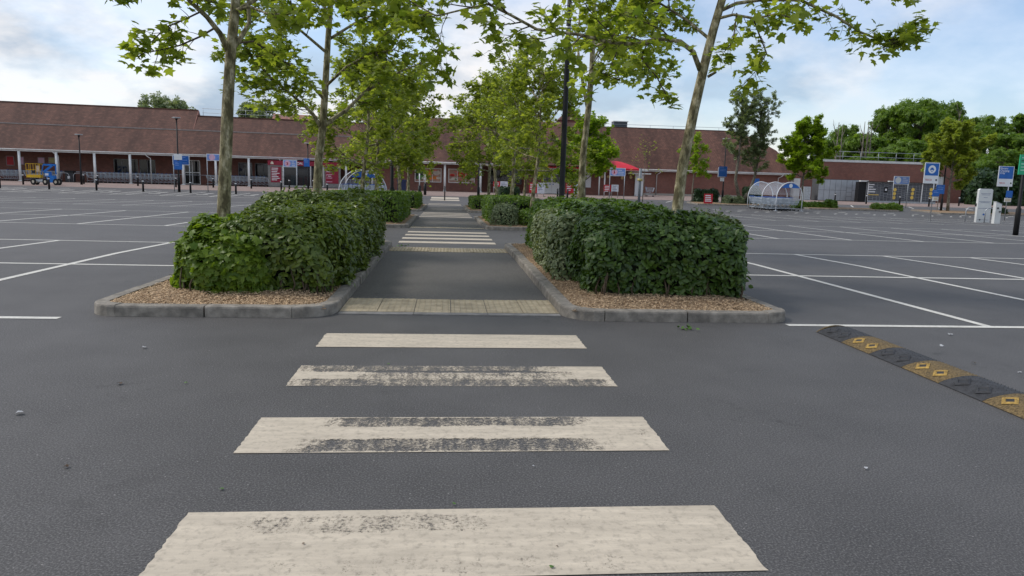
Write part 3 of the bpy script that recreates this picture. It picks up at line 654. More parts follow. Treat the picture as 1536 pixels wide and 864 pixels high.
def guided(seed, name, label, Y, base_px, trunk_px, limbs, par, size, leafmat=None, r0=.1, rtop=.05, tkids=.5):
    b = P(base_px[0], base_px[1], Y); base = Vector((b.x, Y, gz(Y) + .06)); t = Tree(seed)
    tp = [np.array(P(px, py, Y)) for px, py in trunk_px]; n = len(tp)
    tp = [np.array(base)] + tp
    rr = [r0 * 1.18] + [r0 + (rtop - r0) * (i / (n - 1)) ** 1.0 for i in range(n)]
    t.big.append((rel(base, tp), rr))
    for pts, ra, rb, p2 in limbs:
        q = [np.array(P(a, b_, Y + dy)) for a, b_, dy in pts]; k = len(q)
        pp = dict(par); pp.update(p2 or {})
        t.limb(rel(base, q), [ra + (rb - ra) * i / (k - 1) for i in range(k)], pp.get('lev', 1), pp, t0=pp.get('t0', .25))
    return t.make(name, base, label, leafmat=leafmat, size=size)
# front tree through the lobed-leaf shrub: straight trunk, forks just below the top of the frame
guided(11, 'plane_tree', 'straight mottled plane tree rising out of the lobed-leaf shrub', 9.5, (335, 335),
    [(335, 335), (338, 250), (342, 150), (346, 80), (352, 20), (358, -60), (362, -180), (366, -300)],
    [([(343, 78, 0), (330, 50, -.1), (310, 25, -.2), (285, 2, -.3), (262, -25, -.4), (240, -70, -.5)], .042, .016, dict(t0=.45)),
     ([(322, 42, -.1), (300, 55, -.3), (270, 68, -.5), (240, 75, -.7), (215, 80, -.8)], .014, .006, dict(lev=2, t0=.2, kids=[1, 1, 12])),
     ([(300, 18, -.2), (275, 30, -.5), (250, 40, -.7), (228, 62, -.8)], .012, .006, dict(lev=2, t0=.2, kids=[1, 1, 10])),
     ([(350, 72, 0), (362, 55, .1), (374, 35, .2), (372, -5, .3), (378, -60, .3), (392, -130, .4)], .036, .014, dict(t0=.6)),
     ([(352, 65, 0), (380, 62, .3), (405, 78, .6), (430, 95, .8), (452, 108, 1.0)], .016, .006, dict(lev=2, t0=.3)),
     ([(350, 20, 0), (390, -5, .4), (440, -10, .8), (490, -5, 1.2), (530, 15, 1.5)], .03, .01, dict(t0=.3)),
     ([(352, 15, 0), (375, 10, -.3), (400, 20, -.8), (430, 22, -1.1)], .02, .008, dict(lev=2, t0=.35)),
     ([(358, -60, 0), (330, -110, -.4), (290, -160, -.8), (230, -190, -1.2)], .03, .01, None),
     ([(358, -60, 0), (410, -100, .2), (470, -120, .5), (560, -110, .8)], .03, .01, None),
     ([(362, -180, 0), (340, -250, .5), (320, -330, .9)], .03, .01, None), ([(364, -240, 0), (420, -300, -.3), (460, -350, -.5)], .03, .01, None)], NEAR, .125, PLANE, .083, .035)
# leaning tree out of the broad-leaved hedge, long arms left over the path and right over the bays
guided(12, 'plane_tree', 'leaning mottled plane tree rising out of the dark broad-leaved hedge', 10.2, (1011, 345),
    [(1015, 320), (1024, 250), (1040, 170), (1056, 100), (1070, 45), (1083, 0), (1100, -70), (1118, -170), (1128, -260)],
    [([(1050, 105, 0), (1040, 78, -.1), (1020, 62, -.2), (990, 58, -.3), (950, 66, -.45), (915, 64, -.6), (870, 52, -.75), (805, 44, -.9), (765, 22, -1.0), (732, 6, -1.05), (700, 13, -1.1), (655, 24, -1.2), (620, 5, -1.2)], .036, .008, dict(t0=.16, lev=1, kids=[2, 5.0, 9.0])),
     ([(975, 60, -.4), (960, 85, -.5), (985, 115, -.6), (1000, 145, -.7)], .014, .006, dict(lev=2, t0=.2)),
     ([(930, 66, -.6), (918, 95, -.7), (930, 120, -.8), (905, 110, -.8)], .012, .006, dict(lev=2, t0=.2)),
     ([(1062, 115, 0), (1074, 108, -.1)], .022, .018, dict(lev=3, leaves=0)),
     ([(1076, 28, 0), (1100, 22, -.2), (1135, 28, -.4), (1165, 20, -.6), (1190, 28, -.8)], .022, .008, dict(lev=2, t0=.2, kids=[1, 1, 16])),
     ([(1083, 15, 0), (1105, 5, .1), (1140, 0, .1), (1200, 0, 0), (1255, 25, -.1), (1290, 48, -.2), (1320, 60, -.3), (1345, 60, -.4), (1370, 45, -.5)], .028, .008, dict(lev=2, t0=.2, kids=[1, 1, 13])),
     ([(1130, 28, -.3), (1140, 55, -.4), (1150, 80, -.5), (1135, 105, -.6), (1120, 122, -.6)], .012, .005, dict(lev=2, t0=.1, kids=[1, 1, 15])),
     ([(1105, 20, -.2), (1100, 60, -.5), (1085, 80, -.6)], .012, .005, dict(lev=2, t0=.2)),
     ([(1330, 60, -.3), (1325, 75, -.4), (1345, 62, -.6), (1372, 48, -.8)], .009, .004, dict(lev=2, t0=.2, kids=[1, 1, 15])),
     ([(1200, 0, 0), (1230, -25, .2), (1290, -30, .3), (1360, -10, .3)], .014, .006, dict(lev=2, t0=.2)),
     ([(1066, 60, 0), (1030, 30, .4), (990, 5, .8), (940, -10, 1.1), (880, -5, 1.3)], .024, .009, dict(lev=1, t0=.3)),
     ([(1090, -30, 0), (1040, -70, .3), (980, -110, .6), (900, -130, .8)], .03, .01, None),
     ([(1100, -70, 0), (1170, -100, -.3), (1250, -120, -.6), (1330, -110, -.8)], .03, .01, None),
     ([(1118, -170, 0), (1160, -260, .3), (1190, -340, .5)], .03, .01, None), ([(1120, -180, 0), (1070, -260, -.3), (1030, -330, -.5)], .03, .01, None)], NEAR, .125, PLANE, .079, .04)
MID = dict(kids=[2.6, 5.6, 9.6], len=[1.25, .75, .36], rad=[.03, .012, .005], wig=.18, trop=.04, flat=.7, lift=.02, leaves=7, tw=-.3)
guided(13, 'plane_tree', 'low-forking plane tree at the far end of the laurel hedge', 14.8, (475, 310),
    [(476, 290), (478, 240), (484, 190), (488, 130), (492, 60), (498, -20), (503, -100), (508, -180)],
    [([(482, 192, 0), (470, 172, -.1), (458, 160, -.2), (435, 140, -.4), (410, 120, -.7), (385, 95, -1.0)], .045, .012, dict(lev=1)),
     ([(487, 188, 0), (500, 178, .1), (520, 165, .3), (545, 140, .5), (575, 120, .8), (605, 105, 1.0), (640, 92, 1.2)], .05, .012, dict(lev=1)),
     ([(487, 150, 0), (460, 120, -.5), (425, 95, -.9), (395, 88, -1.2)], .03, .01, dict(lev=1)),
     ([(488, 130, 0), (520, 100, -.4), (555, 80, -.8), (590, 75, -1.0)], .03, .01, dict(lev=1)),
     ([(491, 80, 0), (450, 45, -.3), (410, 20, -.6), (375, 15, -.8)], .03, .01, dict(lev=1)),
     ([(492, 60, 0), (540, 30, .5), (580, 15, .8), (625, 30, 1.0)], .03, .01, dict(lev=1)),
     ([(495, 20, 0), (460, -20, .8), (420, -50, 1.2)], .03, .01, dict(lev=1)), ([(498, -20, 0), (550, -50, -.4), (600, -60, -.8)], .03, .01, dict(lev=1)),
     ([(503, -100, 0), (470, -170, 0), (450, -240, 0)], .03, .01, dict(lev=1)), ([(505, -140, 0), (560, -200, .3)], .03, .01, dict(lev=1))], MID, .13, PLANE, .088, .03)
guided(14, 'plane_tree', 'forked plane tree growing from the rounded pale green hedge', 15.2, (869, 310),
    [(871, 300), (875, 230), (883, 160), (888, 100), (890, 40), (893, -40), (898, -130)],
    [([(882, 165, 0), (877, 140, 0), (872, 110, -.1), (868, 85, .3), (866, 60, .6), (870, 20, 1.0), (868, -40, 1.4)], .04, .014, dict(lev=3, leaves=0)),
     ([(886, 130, 0), (905, 115, .2), (925, 108, .4), (945, 112, .6)], .02, .008, dict(lev=2)),
     ([(888, 95, 0), (900, 70, .8), (915, 50, 1.4), (930, 45, 2.0)], .025, .01, dict(lev=1)),
     ([(890, 70, 0), (915, 60, -.3), (945, 70, -.6), (970, 90, -.9)], .025, .01, dict(lev=1)),
     ([(890, 40, 0), (930, 20, .3), (970, 15, .5), (1000, 25, .6)], .025, .01, dict(lev=1)),
     ([(892, -10, 0), (905, -60, .6), (920, -90, 1.2)], .025, .01, dict(lev=1)), ([(893, -40, 0), (940, -80, .4)], .025, .01, dict(lev=1)), ([(896, -90, 0), (870, -160, 0)], .025, .01, dict(lev=1))], dict(MID, leaves=7), .13, PLANE, .078, .035)

def plain_tree(seed, name, loc, label, h, clear, rad_, trunk_r, par, leaf, size, leafmat, bark, nl=9, lean=(0, 0), shape=.55, group=None, rz=0):
    """single-stem tree: limbs leave the stem from the clear height up, longest a third of the way up the crown"""
    t = Tree(seed); rg = t.rg
    st = [np.array([lean[0] * z / h + .04 * math.sin(z * 1.9 + seed), lean[1] * z / h + .04 * math.cos(z * 1.6 + seed), z]) for z in np.linspace(0, h * .96, 9)]
    t.big.append((st, [trunk_r * (1.15 if i == 0 else 1) * (1 - .82 * i / 8) for i in range(9)]))
    for i in range(nl):
        f = (i + rg.random() * .7) / nl; z = clear + (h * .95 - clear) * f; k = z / (h * .96) * 8; j = min(7, int(k)); q = st[j] + (st[j + 1] - st[j]) * (k - j)
        a = i * 2.4 + rg.uniform(-.4, .4); w = (1 - abs(f - .28) / .75) ** shape if f < 1 else .3; L = max(.35, rad_ * max(.2, w) * rg.uniform(.8, 1.15)); el = .25 + .75 * f
        t.grow(q, np.array([math.cos(a) * math.cos(el), math.sin(a) * math.cos(el), math.sin(el)]), L, trunk_r * .42, 1, par)
    return t.make(name, loc, label, leafmat=leafmat, bark=bark, leaf=leaf, size=size, group=group)
YOUNG = dict(kids=[2, 3.6, 7.5], len=[1.2, .95, .42], rad=[.03, .012, .006], wig=.18, trop=.05, flat=.85, lift=.03, leaves=13, tw=-.2)
def at(px, Y): q = P(px, 270, Y); return Vector((q.x, Y, gz(Y) + .05))
grp = 'young plane trees lining the footpath'
t1 = plain_tree(21, 'plane_tree', at(542, 25), 'young plane tree in the clipped hedge opposite the lamp column', 5.6, 1.6, 2.1, .085, YOUNG, 'lobe', .125, PLANE2, BARK, 14, (.35, 0), group=grp)
t2 = plain_tree(22, 'plane_tree', at(799, 24.3), 'slim young plane tree beside the variegated shrub and lamp column', 5.4, 1.8, 1.7, .08, YOUNG, 'lobe', .125, PLANE2, BARK, 13, (.3, 0), group=grp)
t3 = plain_tree(23, 'plane_tree', at(768, 30), 'tall slim plane tree behind the clipped hedge with the lamp column', 6.9, 1.9, 1.7, .095, dict(YOUNG, leaves=8), 'lobe', .125, PLANE2, BARK, 16, (.1, 0), group=grp)
for src, px, Y, rz, sc, lb in ((t3, 566, 30.5, 1.9, .86, 'pale slender plane tree near the end of the clipped hedge opposite the lamp column'),
        (t1, 600, 41.5, 2.6, 1.3, 'plane tree on the small bed beside the trolley shelter path'),
        (t2, 612, 47.5, .8, 1.45, 'plane tree at the shop end of the small bed beside the trolley shelter path'),
        (t2, 745, 41.5, 2.2, 1.35, 'plane tree on the far bed facing the red canopy'),
        (t1, 735, 48, 4.1, 1.35, 'plane tree at the shop end of the far bed facing the red canopy')):
    c = copy_tree(src); c.location = at(px, Y); c.rotation_euler.z = rz; c.scale = (sc,) * 3; tag(c, lb)
c = copy_tree(t1); c.location = at(788, 52); c.rotation_euler.z = 5; c.scale = (1.25,) * 3; tag(c, 'dark-stemmed tree in the road before the white double doors')
LOLLI = dict(kids=[2, 3.8, 8], len=[1.2, .9, .42], rad=[.03, .012, .006], wig=.15, trop=.05, flat=.9, lift=.05, leaves=10, tw=0)
plain_tree(25, 'street_tree', at(877, 46), 'round bright green tree in front of the red canopy', 5.3, 1.9, 2.0, .09, LOLLI, 'lobe', .2, BRIGHT, BARKD, 13)
plain_tree(26, 'street_tree', at(1205, 62.0), 'rounded green tree behind the trolley shelter with blue end panel', 7.1, 2.3, 2.2, .11, dict(LOLLI, leaves=12), 'sprig', .19, BRIGHT, BARKD, 18)
plain_tree(27, 'street_tree', at(1426, 61), 'spreading olive green tree beside the lamp post by the delivery lockers', 7.2, 2.4, 2.9, .13, dict(LOLLI, leaves=9), 'sprig', .2, PLANE2, BARKD, 16)
plain_tree(28, 'street_tree', at(1040, 66), 'small green tree standing against the plain brick wing', 5.6, 2.1, 1.2, .07, dict(LOLLI, leaves=5), 'sprig', .18, BRIGHT, BARKD, 9)
plain_tree(29, 'sapling', at(966, 64), 'thin nearly leafless sapling tied to a grey stake', 5.4, 2.2, .9, .04, dict(YOUNG, leaves=1, kids=[1.5, 2, 3]), 'sprig', .12, PLANE2, BARKD, 7)
# silvery two-stemmed willow
w = Tree(30); base = at(1108, 64.5)
for px2, seed_ in (([(1110, 303), (1103, 270), (1108, 235), (1112, 200), (1116, 165)], 0), ([(1112, 303), (1125, 285), (1132, 265), (1138, 235), (1142, 200), (1146, 172)], 1)):
    q = [np.array(P(a, b, 64.5)) - np.array(base) for a, b in px2]; w.big.append((q, [.17 * (1 - .8 * i / (len(q) - 1)) for i in range(len(q))]))
    for i in range(16):
        f = .38 + .62 * (i + w.rg.random()) / 16; x = min(f, .999) * (len(q) - 1); j = int(x); c0 = q[j] * (1 - x + j) + q[j + 1] * (x - j); a = w.rg.uniform(0, 6.28)
        w.grow(c0, np.array([math.cos(a) * .7, math.sin(a) * .7, .9]), w.rg.uniform(1.0, 1.9), .04, 1, dict(kids=[2, 3, 4.5], len=[1.2, 1.0, .5], rad=[.03, .014, .006], wig=.14, trop=.12, leaves=8, flat=.9))
w.make('willow_tree', base, 'silvery two-stemmed tree leaning beside the lamp post by the brick wing', leafmat=SILVER, bark=BARKD, leaf='sprig', size=.16)

# woodland beyond the shop: crowns of leafy sprigs in uneven clumps
def wood_tree(seed, loc, h, r, label, leafmat, n=2600, size=.55, group='woodland trees beyond the shop', name='woodland_tree', low=.22):
    rg = np.random.default_rng(seed); root = empty(name, loc, label=label, cat='tree', group=group)
    mb = MB(); mb.tube([(0, 0, 0), (.1, 0, h * .3), (.0, .1, h * .6), (.1, .05, h * .9)], [.28, .22, .13, .04], 8)
    cl = []
    for i in range(110):
        f = rg.random(); z = h * (low + (1 - low) * f); w_ = r * (1 - (abs(f - .38) / .68) ** 2.2) ** .5 if abs(f - .38) < .68 else .2 * r; a = rg.uniform(0, 6.28); q = w_ * rg.uniform(.35, .95)
        cl.append((np.array([q * math.cos(a), q * math.sin(a), z]), r * rg.uniform(.09, .22)))
        mb.tube([(0, 0, h * (.25 + .4 * f)), (q * .5 * math.cos(a), q * .5 * math.sin(a), z - r * .12), tuple(cl[-1][0])], [.08, .05, .02], 5, False)
    cl.append((np.array([0, 0, h * .93]), r * .26))
    mb.build('trunk', BARKD, root); pp = []; nn = []
    for c0, rr in cl:
        k = int(n / len(cl)); d = rg.normal(0, 1, (k, 3)); d /= np.linalg.norm(d, axis=1, keepdims=True); d[:, 2] *= .8
        pp.append(c0 + d * (rr * rg.uniform(.2, 1.35, k) ** .6)[:, None]); nn.append(d)
    p, d = np.concatenate(pp), np.concatenate(nn); m = len(p)
    mt = frames(d * .6 + rg.normal(0, .5, (m, 3)) + [0, 0, .4], rg.normal(0, 1, (m, 3)) + [0, 0, -.3]) * (size * rg.uniform(.5, 1.1, m))[:, None, None]
    scatter('crown', LV_SPRIG, LF_SPRIG, mt, p, leafmat, root, kind='stuff'); return root
def wt(px, py_top, Y): q = P(px, py_top, Y); return Vector((q.x, Y, -.1)), q.z + .1
W = 'tall leafy woodland tree behind the flat-roofed brick block'
spots = [(1385, 150, 118, 6.2, W), (1345, 165, 122, 5.2, W), (1420, 158, 122, 5.0, W), (1300, 205, 116, 4.2, W), (1275, 188, 124, 3.6, W), (1238, 212, 118, 3.6, W), (1320, 225, 110, 3.6, W), (1365, 215, 108, 4.4, W),
         (1478, 175, 112, 4.6, W), (1520, 205, 104, 4.6, W), (1545, 172, 110, 5.4, W), (1450, 205, 106, 4.0, W), (1500, 225, 96, 3.6, W), (1590, 190, 100, 5, W), (1640, 180, 104, 6, W)]
wsrc = []
WL = ['tallest broad woodland crown rising behind the railing of the brick block', 'full woodland crown beside the tallest one behind the railing', 'woodland crown next to the spindly leafless tree', 'low woodland tree behind the railing between pollarded stems and tallest crown', 'narrow woodland tree between the two groups of pollarded stems', 'low woodland tree behind the rounded street tree and railing', 'low bushy woodland tree just above the railing before the taller crowns', 'bushy woodland tree just behind the railing below the tallest crown', 'woodland crown behind the spreading olive tree beyond the spindly leafless tree', 'woodland tree behind the Electric Charging Only sign', 'woodland crown behind the green notice board', 'woodland tree just behind the spreading olive street tree', 'low woodland tree above the dark boundary hedge', 'woodland tree beyond the black lamp post with green sign', 'large woodland tree at the far end of the boundary hedge']
spots = [s[:4] + (l,) for s, l in zip(spots, WL)]
for i, (px, py, Y, r, lb) in enumerate(spots):
    loc, h = wt(px, py, Y)
    if i < 4: o = wood_tree(40 + i, loc, h, r, lb, WOODG, 8000, .42); wsrc.append((o, h, r))
    else:
        s, sh, sr = wsrc[i % 4]; o = copy_tree(s); o.location = loc; o.rotation_euler.z = i * 1.3; o.scale = (r / sr, r / sr, h / sh); tag(o, lb)
loc, h = wt(243, 149, 112); wood_tree(50, loc, h, 5.2, 'pale tree crown showing above the higher brown roof ridge', SILVER, 2600, .55, None)
loc, h = wt(385, 158, 118); wood_tree(51, loc, h, 4.2, 'tree crown showing above the lower brown roof by the railing', SILVER, 2200, .55, None)
loc, h = wt(278, 162, 116); wood_tree(52, loc, h, 3.2, 'thin pale treetop where the brown roof ridge steps down', SILVER, 900, .5, None)
def bare(seed, px, py, Y, label, nb=7):
    loc, h = wt(px, py, Y); t = Tree(seed); rg = t.rg
    t.big.append(([np.array([0, 0, 0.]), np.array([.1, 0, h * .5]), np.array([.15, .1, h * .98])], [.2, .14, .04]))
    for i in range(nb):
        z = h * (.5 + .45 * i / nb); a = rg.uniform(0, 6.28); t.grow(np.array([.1, .05, z]), np.array([math.cos(a) * .6, math.sin(a) * .6, 1]), rg.uniform(1.2, 2.4), .08, 2, dict(kids=[1, 1, 1.2], len=[1, 1, .8], rad=[.04, .03, .02], wig=.1, trop=.1, leaves=0))
    t.make('bare_tree', loc, label, bark=BARKD, group='leafless trees among the woodland')
for i, (px, py) in enumerate(((1258, 181), (1264, 184), (1297, 180), (1303, 178), (1308, 181))): bare(60 + i, px, py, 110, 'pollarded leafless stem standing among the woodland trees', 3)
bare(66, 1440, 163, 108, 'spindly leafless tree between two woodland crowns', 9)
hedge('boundary_hedge', 'long dark green hedge along the far boundary beyond the charging point', 'hedge', 62, 100, 80, 83, 3.6, 'sprig', DARKSH, .5, 22, 70, amp=.5, rnd=.8)
hedge('boundary_hedge', 'tall dark hedge running on behind the corner of the flat-roofed block', 'hedge', 66.4, 112, 92, 95, 4.2, 'sprig', DARKSH, .5, 20, 71, amp=.5, rnd=.8)
for i, (xa, xb, y, h, m, s, lb) in enumerate((
        (G(1240, 313).x - 3.2, G(1240, 313).x + .2, 61.1, .5, BOX, .13, 'low green shrub row in the strip before the grey steel lockers'),
        (G(1297, 314).x, G(1337, 315).x, 60.4, .55, BOX, .13, 'low green shrub clump in the strip before the delivery lockers'),
        (G(1208, 309).x, G(1226, 310).x, 61.0, .75, BOX, .13, 'small shrub clump just behind the blue-ended trolley shelter'),
        (G(1446, 318).x, G(1464, 318).x, 58.6, .55, DARKSH, .13, 'dark low shrub in the kerb strip behind the white charging point'),
        (G(1070, 304).x, G(1092, 304).x, 64, .7, VARIEG, .12, 'grey-green low shrub at the foot of the lamp post by the brick wing'),
        (G(1090, 303).x, G(1106, 303).x, 64.4, 1.6, DARKSH, .15, 'dark upright evergreen shrub under the silvery two-stemmed tree'),
        (G(1108, 304).x, G(1118, 304).x, 64, .8, BRIGHT, .12, 'yellow-green tuft under the silvery two-stemmed tree'),
        (G(1027, 301).x, G(1053, 301).x, 66, 1.2, DARKSH, .14, 'small dark clipped hedge block beside the red board'),
        (G(598, 289).x, G(612, 289).x, 55, .7, BOX, .13, 'small shrub beside the navy bin near the posters'),
        (G(736, 290).x, G(758, 290).x, 62, 1.1, DARKSH, .14, 'dark clipped shrub before the red and white boards by the entrance'))):
    hedge('shrub', lb, 'shrub', xa, xb, y, y + 1.1, h, 'sprig', m, s, 130, 80 + i, amp=.12, rnd=.25, z0=.05)

# ------------------------------------------------------------------ shop buildings
BRICK = brick_mat('red_brick', (.205, .07, .05), (.26, .098, .07), (.2, .155, .13), .225, .075, .009, rot=(rad(90), 0, 0), stain=.3)
TILE = brick_mat('roof_tiles', (.125, .055, .038), (.175, .08, .054), (.055, .028, .021), .24, .16, .02, .9, stain=.9, stretch=(1.6, .3, .3))
FLAT = M('roof_felt', (.12, .12, .12), .9, .2, 1)
LEAD = M('lead_flashing', (.34, .30, .275), .7, .2, 4)
INNER = M('shop_interior', (.08, .075, .07), .8, .4, .8)
GUT = M('white_gutter', (.66, .66, .64), .5, .08, 2, dirt=.4)
A0, B0 = Vector((-42.9, 75, 0)), Vector((-7.85, 80, 0)); LWR = math.atan2(B0.y - A0.y, B0.x - A0.x)
LU = (B0 - A0).normalized(); LN = Vector((-LU.y, LU.x, 0))
def FA(px, py, off=0.0):                          # sight line -> (along, height) on the arcade's column line, off = metres behind it
    d = ray(px, py); o = A0 + LN * off; t = (o.x * LN.x + o.y * LN.y) / (d.x * LN.x + d.y * LN.y); q = d * t
    return (q.x - A0.x) * LU.x + (q.y - A0.y) * LU.y, EYE + q.z
def LW(u, off, z): q = A0 + LU * u + LN * off; return Vector((q.x, q.y, z))
UE = 36.5                                         # right end of the arcade
def window(parent, x0, x1, z0, z1, y, n=1, fm=None, pane=None, bar=.06):
    w = MB(); fm = fm or WHITE
    for a, b in (((x0, z0), (x1, z0)), ((x0, z1), (x1, z1)), ((x0, z0), (x0, z1)), ((x1, z0), (x1, z1))): w.bar((a[0], y, a[1]), (b[0], y, b[1]), bar)
    for i in range(1, n): x = x0 + (x1 - x0) * i / n; w.bar((x, y, z0 + bar / 2), (x, y, z1 - bar / 2), bar * .8)
    o = w.build('window', fm, parent)
    for i in range(n):
        a, b = x0 + (x1 - x0) * i / n + bar * .4, x0 + (x1 - x0) * (i + 1) / n - bar * .4
        MB().quad((a, y + .012, z0), (b, y + .012, z0), (b, y + .012, z1), (a, y + .012, z1)).build('pane', pane or GLASSD, o)
    return o
EZ = 2.86
def arcade_wing():
    b = empty('arcade_wing', LW(0, 0, -.1), LWR, label='brick shop wing with brown tiled roof over a white-columned trolley arcade', cat='building')
    zb = 0.0; ez = EZ + .1; dep = 3.2
    def part(mb, n, m, **k): return mb.build(n, m, b, **k)
    door_u = [FA(277, 270, dep)[0], FA(301, 270, dep)[0]]
    wins = [(FA(157, 0, dep)[0], FA(195, 0, dep)[0], 3), (FA(197, 0, dep)[0], FA(222, 0, dep)[0], 2), (FA(350, 0, dep)[0], FA(372, 0, dep)[0], 2), (FA(376, 0, dep)[0], FA(402, 0, dep)[0], 2)]
    # wall broken by real openings
    edges = sorted([(a, c, .95, 2.45) for a, c, _ in wins] + [(door_u[0], door_u[1], 0, 2.55)]); x = -24.0
    for a, c, lo, hi in edges:
        part(MB().bb(x, a, dep, dep + .25, zb, 2.95), 'wall', BRICK)
        if lo > 0: part(MB().bb(a + .002, c - .002, dep, dep + .25, zb, lo), 'wall', BRICK)
        part(MB().bb(a + .002, c - .002, dep, dep + .25, hi, 2.95), 'wall', BRICK); x = c
    part(MB().bb(x, UE, dep, dep + .25, zb, 2.95), 'wall', BRICK)
    part(MB().bb(-24, UE, dep + 3.0, dep + 3.1, zb, 3.0), 'interior_wall', INNER); part(MB().bb(-24, UE, .05, dep + 3.1, 2.96, 3.0), 'arcade_ceiling', M('soffit_board', (.3, .28, .26), .8))
    for a, c, n in wins: window(b, a + .03, c - .03, .98, 2.42, dep + .08, n, M('grey_frame', (.3, .3, .3), .5))
    dr = window(b, door_u[0] + .03, door_u[1] - .03, .03, 2.52, dep + .06, 2, WHITE, None, .11)
    mid = MB(); mid.bar((door_u[0] + .1, dep + .05, 1.25), (door_u[1] - .1, dep + .05, 1.25), .1); mid.build('transom', WHITE, dr)
    # fascia, gutter, columns, downpipes
    part(MB().bb(-24, UE, -.32, -.2, ez - .1, ez + .1), 'fascia_board', GUT)
    g = MB(); g.tube([(-24, -.4, ez + .08), (UE, -.4, ez + .08)], .065, 8); part(g, 'gutter', GUT)
    for px in (-60, -22, 30.5, 86, 143, 196, 275, 324, 373.5, 519, 558.5):
        u = FA(px, 262, -.26)[0]; c = MB(); c.cyl((u, -.26, .02), .12, ez - .12, 14); c.m = 0; c.bb(u - .17, u + .17, -.43, -.09, 0, .06); part(c, 'column', WHITE)
    for px in (84, 222, 420):
        u = FA(px, 262)[0] + .3; d = MB(); d.tube([(u - .35, -.4, ez), (u - .3, -.35, ez - .15), (u, -.05, ez - .42), (u, .0, ez - .6), (u, .0, .05)], .05, 8); part(d, 'downpipe', GUT)
    rl = MB(); rl.tube([(-24, .5, 1.02), (FA(400, 262)[0], .5, 1.02)], .03, 6); part(rl, 'handrail', GREYM)
    # roof: lower and upper slope with lead line between, step down in the ridge
    def slope(x0, x1, y0, z0, y1, z1, n, ov=0): 
        L = math.hypot(y1 - y0, z1 - z0); a = math.atan2(z1 - z0, y1 - y0); m = MB()
        m.bb(x0, x1, 0, L, -.07, 0); o = m.build(n, TILE, b, (0, y0, z0), (a, 0, 0)); return o
    us = FA(297, 170, 7)[0]
    slope(-24, UE, -.45, ez + .12, 3.5, 5.62, 'lower_roof_slope')
    part(MB().bb(-24, UE, 3.44, 3.56, 5.60, 5.70), 'lead_flashing', LEAD)
    slope(-24, us, 3.52, 5.64, 7.2, 7.98, 'upper_roof_slope'); slope(us + .01, UE, 3.52, 5.64, 6.3, 7.32, 'upper_roof_slope')
    part(MB().bb(-24, us, 7.1, 7.3, 7.92, 8.06), 'ridge_tiles', TILE); part(MB().bb(us, UE, 6.2, 6.4, 7.28, 7.4), 'ridge_tiles', TILE)
    part(MB().add([(us, 3.6, 5.68), (us, 7.2, 8.0), (us, 10.8, 5.6), (us + .08, 3.6, 5.68), (us + .08, 7.2, 8.0), (us + .08, 10.8, 5.6)], [(0, 1, 2), (5, 4, 3), (0, 3, 4, 1), (1, 4, 5, 2)]), 'gable_wall', BRICK)
    part(MB().bb(-24, us, 7.25, 16, 5.4, 5.5), 'flat_roof', FLAT); part(MB().bb(us, UE, 6.35, 16, 7.2, 7.3), 'flat_roof', FLAT)
    s = MB(); s.quad((-24, 7.2, 8.0), (us, 7.2, 8.0), (us, 10.9, 5.5), (-24, 10.9, 5.5)); part(s, 'rear_roof_slope', TILE)
    u1 = FA(293, 170, 6.3)[0]; r = MB()
    for z in (7.75, 8.2): r.tube([(u1 + .6, 6.9, z), (u1 + 12, 6.9, z)], .022, 6)
    for i in range(6): r.tube([(u1 + .7 + 2.2 * i, 6.9, 7.3), (u1 + .7 + 2.2 * i, 6.9, 8.2)], .022, 6)
    part(r, 'roof_railing', GREYM)
    a_, c_ = FA(408, 172, 9)[0], FA(478, 172, 9)[0]; s = MB(); s.quad((a_, 8.5, 7.35), (c_, 8.5, 7.35), (c_ - .2, 9.8, 8.2), (a_ + .1, 9.8, 8.2)); part(s, 'rooftop_tiled_hood', M('pale_red_tiles', (.33, .16, .125), .85, .25, 3))
    # posters on the wall under the arcade
    for (xa, xb, za, zb_, m) in ((10, 21, 248, 234, RED), (28, 36, 247, 235, PINK), (57, 67, 245, 236, PINK), (73, 83, 245, 236, M('notice_straw', (.5, .45, .22), .6))):
        u0, z0 = FA(xa, za, dep); u1_, z1 = FA(xb, zb_, dep); o = part(MB().bb(u0, u1_, dep - .04, dep - .005, z0 + .1, z1 + .1), 'notice_board', M('notice_frame', (.36, .30, .30), .5))
        MB().bb(u0 + .06, u1_ - .06, dep - .055, dep - .042, z0 + .16, z1 + .04).build('notice', m, o)
    return b
arcade_wing()

